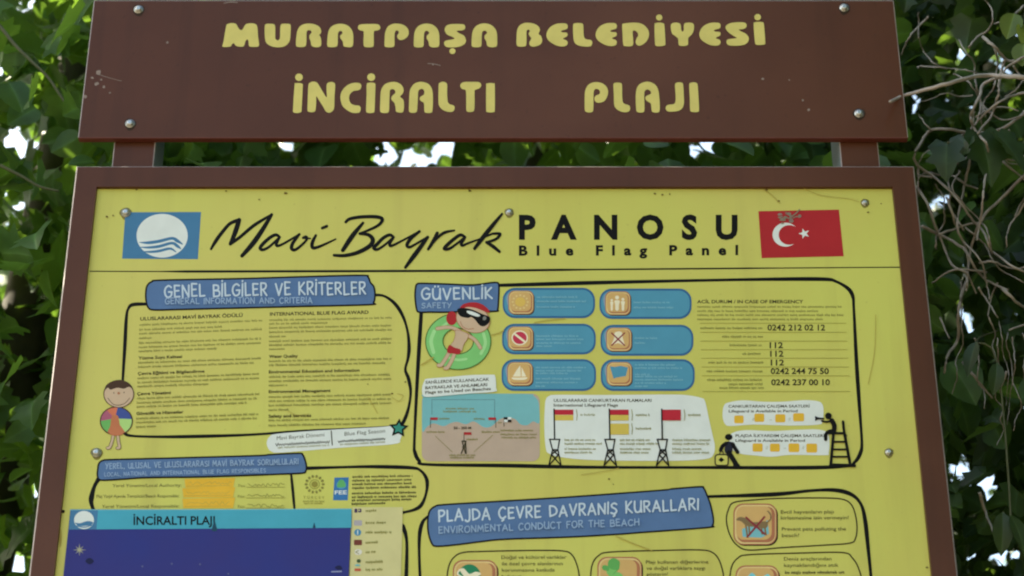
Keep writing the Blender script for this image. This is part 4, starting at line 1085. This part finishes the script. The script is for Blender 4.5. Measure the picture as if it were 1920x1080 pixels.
# ------------------------------------------------------------------ vegetation
def leaf_mat(name, g1, g2, trans, tw=.35):
    m = bpy.data.materials.new(name); m.use_nodes = True
    n, l = m.node_tree.nodes, m.node_tree.links
    b = n['Principled BSDF']; out = n['Material Output']
    at = n.new('ShaderNodeAttribute'); at.attribute_name = 'tint'
    mx = n.new('ShaderNodeMix'); mx.data_type = 'RGBA'
    mx.inputs['A'].default_value = g1 + (1,); mx.inputs['B'].default_value = g2 + (1,)
    l.new(at.outputs['Fac'], mx.inputs['Factor']); rb = n.new('ShaderNodeAttribute'); rb.attribute_name = 'rib'
    pw = n.new('ShaderNodeMath'); pw.operation = 'POWER'; pw.inputs[1].default_value = 9; l.new(rb.outputs['Fac'], pw.inputs[0])
    m2 = n.new('ShaderNodeMix'); m2.data_type = 'RGBA'; m2.inputs['B'].default_value = tuple(min(1, x * 1.9 + .02) for x in g2) + (1,)
    sc_ = n.new('ShaderNodeMath'); sc_.operation = 'MULTIPLY'; sc_.inputs[1].default_value = .7; l.new(pw.outputs[0], sc_.inputs[0])
    l.new(sc_.outputs[0], m2.inputs['Factor']); l.new(mx.outputs['Result'], m2.inputs['A'])
    tc = n.new('ShaderNodeTexCoord'); no = n.new('ShaderNodeTexNoise'); no.inputs['Scale'].default_value = 38; no.inputs['Detail'].default_value = 3
    l.new(tc.outputs['Object'], no.inputs['Vector'])
    m3 = n.new('ShaderNodeMix'); m3.data_type = 'RGBA'; m3.blend_type = 'MULTIPLY'; m3.inputs['Factor'].default_value = .55
    l.new(m2.outputs['Result'], m3.inputs['A']); rr_ = n.new('ShaderNodeMapRange'); rr_.inputs['From Min'].default_value = .3; rr_.inputs['From Max'].default_value = .7; rr_.inputs['To Min'].default_value = .35; rr_.inputs['To Max'].default_value = 1.3
    l.new(no.outputs['Fac'], rr_.inputs['Value']); l.new(rr_.outputs['Result'], m3.inputs['B'])
    l.new(m3.outputs['Result'], b.inputs['Base Color'])
    b.inputs['Roughness'].default_value = .42; b.inputs['Specular IOR Level'].default_value = .45
    t = n.new('ShaderNodeBsdfTranslucent'); t.inputs['Color'].default_value = trans + (1,)
    ms = n.new('ShaderNodeMixShader'); ms.inputs['Fac'].default_value = tw
    l.new(b.outputs[0], ms.inputs[1]); l.new(t.outputs[0], ms.inputs[2]); l.new(ms.outputs[0], out.inputs['Surface'])
    return m
LEAF_L = leaf_mat('leaf_green', (.048, .115, .034), (.09, .18, .05), (.24, .43, .05), .38)
LEAF_M = leaf_mat('leaf_mid_green', (.044, .11, .03), (.085, .17, .045), (.24, .43, .05), .38)
LEAF_R = leaf_mat('leaf_ivy_green', (.010, .034, .011), (.026, .058, .017), (.2, .34, .04), .26)
LEAF_Y = leaf_mat('leaf_sunlit_green', (.09, .15, .03), (.13, .2, .04), (.4, .5, .08), .4)  # brighter, yellower leaf: the sunlit look is put into its colour
BARK = mat('bark_brown', (.09, .07, .05), .9, var=.5, scale=14, bump=.5, bscale=40)
STEM = mat('dry_stem', (.36, .31, .27), .8, var=.35, scale=40)
TWIG = mat('young_twig', (.10, .11, .05), .8, var=.3, scale=30)

# leaf outline: half blade in (across, along), folded on the midrib and drooping at the tip
def leaf_template(kind):
    if kind == 'lobed': half = [(.0, 0), (.28, -.12), (.5, .12), (.36, .3), (.56, .52), (.3, .58), (.2, .8), (0, 1.02)]
    elif kind == 'broad': half = [(0, 0), (.26, .06), (.42, .26), (.46, .46), (.38, .66), (.22, .85), (0, 1.0)]
    else: half = [(0, 0), (.16, .12), (.25, .34), (.25, .55), (.16, .8), (0, 1.05)]
    vs, fs = [], []
    n = len(half)
    for sg in (1, -1):
        st = len(vs)
        rim = [(sg * x, y, .22 * abs(x) - .22 * (y - .3) ** 2) for x, y in half]
        ys = [half[0][1]] + [half[k][1] for k in range(1, n - 1)] + [half[-1][1]]
        mid = [(0, max(0, y), -.22 * (max(0, y) - .3) ** 2) for y in ys]
        for k in range(1, n - 1): vs.append(rim[k])
        for k in range(n): vs.append(mid[k])
        nr = n - 2
        for k in range(n - 1):
            a0, a1 = st + nr + k, st + nr + k + 1
            r0 = st + k - 1 if 1 <= k <= n - 2 else None
            r1 = st + k if 1 <= k + 1 <= n - 2 else None
            f = [a0] + ([r0] if r0 is not None else []) + ([r1] if r1 is not None else []) + [a1]
            if f[0] == f[-1]: f = f[:-1]
            if sg < 0: f = f[::-1]
            if len(f) >= 3: fs.append(f)
    return np.array(vs), fs

class Leaves:
    def __init__(self, kind, seed):
        self.t, self.f = leaf_template(kind); self.V, self.F, self.T, self.B = [], [], [], []
        self.rib = np.where(np.abs(self.t[:, 0]) < 1e-6, 1.0, 0.0)
        self.r = np.random.RandomState(seed); self.n = 0
    def add(self, p, size, direction=None, normal=None, tint=None):
        r = self.r
        d = Vector(direction) if direction is not None else Vector((r.normal(), r.normal(), r.normal() - .7))
        if d.length < 1e-4: d = Vector((0, 0, -1))
        d.normalize()
        nn = Vector(normal) if normal is not None else Vector((r.normal() * .8, r.normal() * .8 - .25, r.normal() * .6 + .7))
        x = d.cross(nn)
        if x.length < 1e-3: x = d.cross(Vector((1, .2, .1)))
        x.normalize(); nn = x.cross(d)
        M = np.array([x, d, nn]) * size
        M[0] *= r.uniform(.85, 1.15)
        self.V.append(self.t @ M + np.array(p)); k = len(self.t)
        self.F.extend([[i + self.n for i in f] for f in self.f]); self.n += k
        self.B.append(self.rib)
        self.T.append(np.full(k, r.uniform(0, 1) if tint is None else tint))
    def build(self, name, m, parent):
        me = bpy.data.meshes.new(name)
        me.from_pydata(np.concatenate(self.V).tolist(), [], self.F)
        at = me.attributes.new('tint', 'FLOAT', 'POINT'); at.data.foreach_set('value', np.concatenate(self.T).astype(np.float32))
        at = me.attributes.new('rib', 'FLOAT', 'POINT'); at.data.foreach_set('value', np.concatenate(self.B).astype(np.float32))
        me.materials.append(m)
        for p in me.polygons: p.use_smooth = True
        return link(name, me, parent)

def tube(bm, pts, r0, r1, n=7):
    pts = [Vector(p) for p in pts]; k = len(pts); prev = None
    for i, p in enumerate(pts):
        d = (pts[min(i + 1, k - 1)] - pts[max(i - 1, 0)]).normalized()
        up = Vector((0, 0, 1)) if abs(d.z) < .9 else Vector((1, 0, 0))
        x = d.cross(up).normalized(); y = d.cross(x)
        rr = r0 + (r1 - r0) * i / (k - 1)
        ring = [bm.verts.new(p + (x * math.cos(2 * math.pi * j / n) + y * math.sin(2 * math.pi * j / n)) * rr) for j in range(n)]
        if prev:
            for j in range(n): bm.faces.new((prev[j], prev[(j + 1) % n], ring[(j + 1) % n], ring[j]))
        else: bm.faces.new(ring[::-1])
        prev = ring
    bm.faces.new(prev)

def s3(p, n=5): return [Vector(q) for q in sm([tuple(x) for x in p], n)]

HOLES = [  # real openings in the foliage through which the sky shows: (point, axis towards the viewer's side, radius)
]
def hole(u, v, r):
    a_, b_ = P(u, v, .3), P(u, v, 3.0)
    HOLES.append((a_, (b_ - a_).normalized(), r))
for u, v, r_ in ((135, 145, .004), (90, 292, .005), (58, 610, .011), (20, 697, .01), (24, 945, .018), (8, 885, .008), (20, 1065, .009), (80, 690, .004), (42, 535, .006), (32, 258, .003), (46, 18, .002), (32, 397, .002), (10, 640, .004), (728, 289, .009), (789, 297, .007), (829, 277, .006), (1305, 273, .003), (536, 274, .002),
               (1814, 600, .006), (1797, 885, .009), (1864, 908, .005), (1884, 1045, .008), (1771, 378, .002), (1714, 190, .002)):
    hole(u, v, r_)
HA = np.array([tuple(h[0]) for h in HOLES]); HX = np.array([tuple(h[1]) for h in HOLES]); HR = np.array([h[2] for h in HOLES])
def blocked(p, s, d, n):
    """does this leaf hang across one of the openings"""
    p, d, n = np.array(p), np.array(d), np.array(n)
    x = np.cross(d, n); x /= (np.linalg.norm(x) or 1); n = np.cross(x, d)
    dn = HX @ n; dn[np.abs(dn) < 1e-3] = 1e-3
    q = HA + HX * (((p - HA) @ n) / dn)[:, None] - p
    lx, ly = np.abs(q @ x) / s, (q @ d) / s; e = HR / s
    return bool(np.any((lx < .5 + e) & (ly > -.15 - e) & (ly < 1.05 + e)))

def crown(name, kind, seed, box, count, size, m, parent, dens=None):
    L = Leaves(kind, seed); r = np.random.RandomState(seed + 50)
    x0, x1, y0, y1, z0, z1 = box
    # leaves sit in sprays along short shoots
    made = 0
    while made < count:
        c = Vector((r.uniform(x0, x1), r.uniform(y0, y1), r.uniform(z0, z1)))
        if dens is not None and r.uniform() > dens(c): continue
        ax = Vector((r.normal(), r.normal(), r.normal() * .6 - .3)).normalized()
        for k in range(r.randint(4, 9)):
            p = c + ax * (k * size * .55) + Vector((r.normal(), r.normal(), r.normal())) * size * .3
            s_ = size * r.uniform(.55, 1.2)
            made += 1
            if p.y < .14 and p.x < .86 and p.x > -.9: continue        # clear of the boards
            if p.y < -.3: 
                if abs(p.x) < .95: continue
            d_ = (ax * .5 + Vector((r.normal() * .6, r.normal() * .6, r.normal() * .5 - .5))).normalized()
            n_ = (r.normal() * .8, r.normal() * .8 - .25, r.normal() * .6 + .7)
            if p.y > .1 and blocked(p, s_, d_, n_): continue
            L.add(p, s_, tuple(d_), n_)
    return L.build(name, m, parent)

def trunk(parent, base, h, r0, lean, seed, limbs):
    rd = random.Random(seed)
    bm = bmesh.new()
    top = Vector(base) + Vector((lean[0], lean[1], h))
    pts = s3([Vector(base) - Vector((0, 0, .2)), Vector(base).lerp(top, .35) + Vector((rd.uniform(-.06, .06), rd.uniform(-.05, .05), 0)), Vector(base).lerp(top, .7), top], 5)
    tube(bm, pts, r0, r0 * .45, 10)
    o = mesh_from(bm, 'trunk', [BARK], parent, True)
    for k in range(limbs):
        st = pts[rd.randint(6, len(pts) - 2)]
        en = st + Vector((rd.uniform(-1, 1), rd.uniform(-.35, .9), rd.uniform(.5, 1.3)))
        bm = bmesh.new()
        tube(bm, s3([st, st.lerp(en, .5) + Vector((rd.uniform(-.1, .1), rd.uniform(-.1, .1), .1)), en], 5), r0 * .4, r0 * .1, 7)
        mesh_from(bm, 'limb', [BARK], parent, True)

# tree at the left end, tree behind the sign, leafy ivy tree at the right end
t = empty('broadleaf_tree', (-1.25, 1.0, 0))
tag(t, 'green broadleaf tree with large loose leaves beyond the left end of the sign', 'tree')
trunk(t, (-1.25, 1.3, 0), 4.6, .11, (.25, .25, 0), 1, 6)
crown('crown', 'lobed', 11, (-1.75, -.42, .28, 2.1, 2.0, 4.9), 8600, .092, LEAF_L, t)
bm = bmesh.new()
tube(bm, [P(u, v, .27) for u, v in sm([(-20, 30), (2, 52), (28, 84), (56, 112), (90, 145), (118, 186), (140, 210)], 4)], .0035, .002, 6)
mesh_from(bm, 'twig', [TWIG], t, True)
bm = bmesh.new()
tube(bm, [P(u, v, .3) for u, v in sm([(0, 310), (40, 330), (75, 350), (110, 358)], 4)], .003, .0018, 6)
mesh_from(bm, 'twig', [TWIG], t, True)

t = empty('broadleaf_tree', (.1, 1.7, 0))
tag(t, 'green broadleaf tree seen through the gap between header board and poster frame', 'tree')
trunk(t, (.15, 1.7, 0), 4.8, .12, (-.1, .2, 0), 2, 6)
crown('crown', 'broad', 21, (-.75, .85, .3, 2.3, 2.3, 5.2), 15500, .074, LEAF_M, t)

t = empty('ivy_covered_tree', (1.35, .9, 0))
tag(t, 'dark ivy-covered tree standing beyond the right end of the sign', 'tree')
trunk(t, (1.4, 1.0, 0), 4.6, .13, (.1, .2, 0), 3, 6)
crown('crown', 'lobed', 31, (.6, 2.4, .26, 2.4, 2.0, 5.3), 27000, .062, LEAF_R, t)
crown('crown', 'lobed', 32, (1.05, 2.6, -1.6, .4, 1.6, 4.9), 5000, .085, LEAF_R, t)  # out-of-view crown brought forward to shade the sign's right end
crown('crown', 'broad', 33, (.6, 3.6, -5.0, -.8, 3.8, 6.6), 7000, .13, LEAF_R, t)  # unseen overhang added to darken sky light and reflections on the boards' right

# bare vine stems hanging at the right of the sign
def cr(x, y): return (x / 2 + 1640, y / 2)
def cs(x, y): return (x / 2 + 1660, y / 2 + 540)
def vine(name, label, stems, y0, base, cat='vine', r=.0028, group=None):
    root = empty(name, base)
    tag(root, label, cat, group)
    rd = random.Random(len(stems) + int(y0 * 1000))
    for pts, k in stems:
        ph = rd.uniform(0, 6); d0 = rd.uniform(-.03, .04)
        q = sm(pts, 5)
        P3 = [P(u + rd.uniform(-1, 1), v + rd.uniform(-1, 1), y0 + d0 + .025 * math.sin(i * .5 + ph)) for i, (u, v) in enumerate(q)]
        bm = bmesh.new(); tube(bm, P3, r * k, r * k * .6, 6)
        mesh_from(bm, 'stem', [STEM], root, True)
    return root
v1 = vine('dead_twig', 'long pale dead twig reaching across the end of the header board', [([cr(58, 381), cr(120, 356), cr(250, 320), cr(390, 285), cr(480, 286), cr(600, 292), cr(700, 300)][::-1], 1.25)], -.06, P(1960, 146, -.06), 'twig', .0032)
# ... grown from the same tangle: hold it by a short piece running back into the hedge
vine('bare_vine', 'knot of pale bare vine stems beside the end of the header board',
     [([cr(405, 138), cr(450, 175), cr(490, 222), cr(530, 226), cr(580, 205)], 1), ([cr(490, 222), cr(470, 290), cr(460, 370), cr(440, 430), cr(385, 500)], 1), ([cr(540, 225), cr(500, 250), cr(470, 290)], .8),
      ([cr(480, 285), cr(410, 315), cr(390, 370), cr(360, 440), cr(385, 500), cr(420, 540), cr(425, 600), cr(410, 700), cr(400, 800), cr(385, 900)], .95),
      ([cr(600, 345), cr(530, 355), cr(470, 380), cr(400, 440), cr(370, 470), cr(360, 440)], .8), ([cr(520, 250), cr(560, 300), cr(600, 330)], .7), ([cr(430, 420), cr(480, 450), cr(560, 430), cr(600, 400)], .6),
      ([cr(380, 440), cr(430, 410), cr(480, 400), cr(540, 415)], .55)], .08, P(1900, 200, .08), 'vine', .0027)
vine('bare_vine', 'arching bare vine stem that loops out towards the corner of the frame',
     [([cr(600, 380), cr(540, 440), cr(460, 490), cr(360, 500), cr(280, 485), cr(210, 488), cr(170, 540), cr(150, 605), cr(230, 670), cr(310, 745), cr(370, 830), cr(410, 870), cr(430, 930), cr(450, 950), cr(520, 1000), cr(600, 1040)], 1),
      ([cr(210, 490), cr(180, 450), cr(165, 430)], .5)], .1, P(1900, 240, .1), 'vine', .0026)
vine('bare_vine', 'tangle of crossing bare vine stems beside the upper corner of the yellow poster',
     [([cr(160, 700), cr(200, 770), cr(240, 880), cr(290, 990), cr(350, 1030), cr(380, 1100)], .9), ([cr(180, 850), cr(240, 880), cr(330, 930), cr(380, 1010), cr(420, 1050), cr(500, 1090)], 1),
      ([cr(360, 560), cr(350, 640), cr(330, 730), cr(310, 850), cr(350, 960), cr(345, 1090)], .9), ([cr(580, 640), cr(480, 740), cr(410, 810), cr(370, 900), cr(350, 1000), cr(345, 1080)], 1),
      ([cr(470, 520), cr(470, 590), cr(520, 640), cr(600, 700)], 1), ([cr(600, 700), cr(540, 800), cr(500, 860), cr(495, 930)], .7), ([cr(240, 880), cr(290, 862), cr(400, 835), cr(430, 900), cr(440, 950)], .7),
      ([cr(420, 1020), cr(300, 1010), cr(215, 1062)], .7), ([cr(270, 740), cr(300, 830), cr(330, 900), cr(400, 980), cr(420, 1060), cr(430, 1120)], .7), ([cr(600, 560), cr(530, 600), cr(470, 590)], .7), ([cr(320, 640), cr(290, 700), cr(330, 760), cr(400, 830)], .6)],
     .12, P(1860, 470, .12), 'vine', .0026)
vine('bare_vine', 'few thin bare vine stems hanging low between the dark leaves',
     [([cs(300, -20), cs(275, 80), cs(272, 190), cs(235, 250), cs(220, 320)], 1.1), ([cs(290, 280), cs(345, 345), cs(400, 412)], .9), ([cs(455, 310), cs(430, 390)], .8), ([cs(355, 770), cs(375, 840), cs(410, 930)], 1), ([cs(560, 120), cs(465, 158)], .8),
      ([cs(440, 0), cs(500, 60), cs(560, 90)], 1), ([cs(350, 0), cs(390, 60), cs(420, 110)], .7), ([cs(205, 110), cs(240, 190)], .6)], .14, P(1800, 640, .14), 'vine', .0026)
vine('bare_vine', 'short curled bare vine stem beside the top of the header board',
     [([cr(200, 65), cr(160, 105), cr(125, 145), cr(100, 205)], .8), ([cr(560, 20), cr(510, 65), cr(450, 88)], .8)], .16, P(1735, 50, .16), 'vine', .0024)
rd = random.Random(77)
fine = []
for k in range(20):
    u, v = rd.uniform(1735, 1930), rd.uniform(90, 560)
    p = [(u, v)]; an = rd.uniform(0, 6.28)
    for j in range(rd.randint(4, 8)):
        an += rd.uniform(-.7, .7); p.append((max(1722, p[-1][0] + 26 * math.cos(an)), p[-1][1] + 26 * math.sin(an)))
    fine.append((p, rd.uniform(.4, .75)))
for k in range(8):
    u, v = rd.uniform(1790, 1925), rd.uniform(520, 640)
    p = [(u, v)]
    for j in range(rd.randint(5, 9)): p.append((p[-1][0] + rd.uniform(-14, 14), p[-1][1] + rd.uniform(18, 36)))
    fine.append((p, rd.uniform(.35, .6)))
vine('bare_vine', 'thin wiry dead tendrils threading through the knot of bare vine stems', fine, .15, P(1880, 320, .15), 'vine', .0024)
# leaves that stand out in front of the tangle
def sprig(label, y, items, kind, m, size, cat='plant', nm='leafy_sprig'):
    root = empty(nm, P(items[0][0], items[0][1], y)); tag(root, label, cat)
    for u, v, ang, s_, tl in items:
        L = Leaves(kind, int(u)); a_ = R(ang)
        L.add(P(u, v, y), size * s_, (math.cos(a_), .15, -math.sin(a_)), (tl, -.8, .55), .5)
        L.build('leaf', m, root)
    bm = bmesh.new(); tube(bm, s3([P(it[0], it[1], y + .012) for it in items] + [P(items[-1][0] + 40, items[-1][1] - 20, y + .2)], 4), .0018, .0012, 5)
    mesh_from(bm, 'stem', [TWIG], root, True)
sprig('spray of broad dark ivy leaves hanging in front of the bare vine tangle', .05, [(1838, 250, 80, 1.1, .1), (1872, 252, 55, .9, .3), (1810, 260, 120, .7, -.3), (1775, 268, 95, .8, -.2)], 'lobed', LEAF_R, .075)
sprig('yellow green sprig above the dead twig, sunlight painted into its colour', .04, [(1902, 25, 110, .8, .1), (1915, 45, 80, .8, .3), (1920, 80, 100, .7, -.2), (1930, 20, 60, .8, .2)], 'broad', LEAF_Y, .055)
sprig('hanging spray of long oval leaves low beside the frame', .1, [(1880, 960, 95, 1, .1), (1895, 965, 70, 1, .3), (1870, 680, 100, .8, .2), (1830, 640, 110, .9, -.3)], 'oval', LEAF_R, .058)
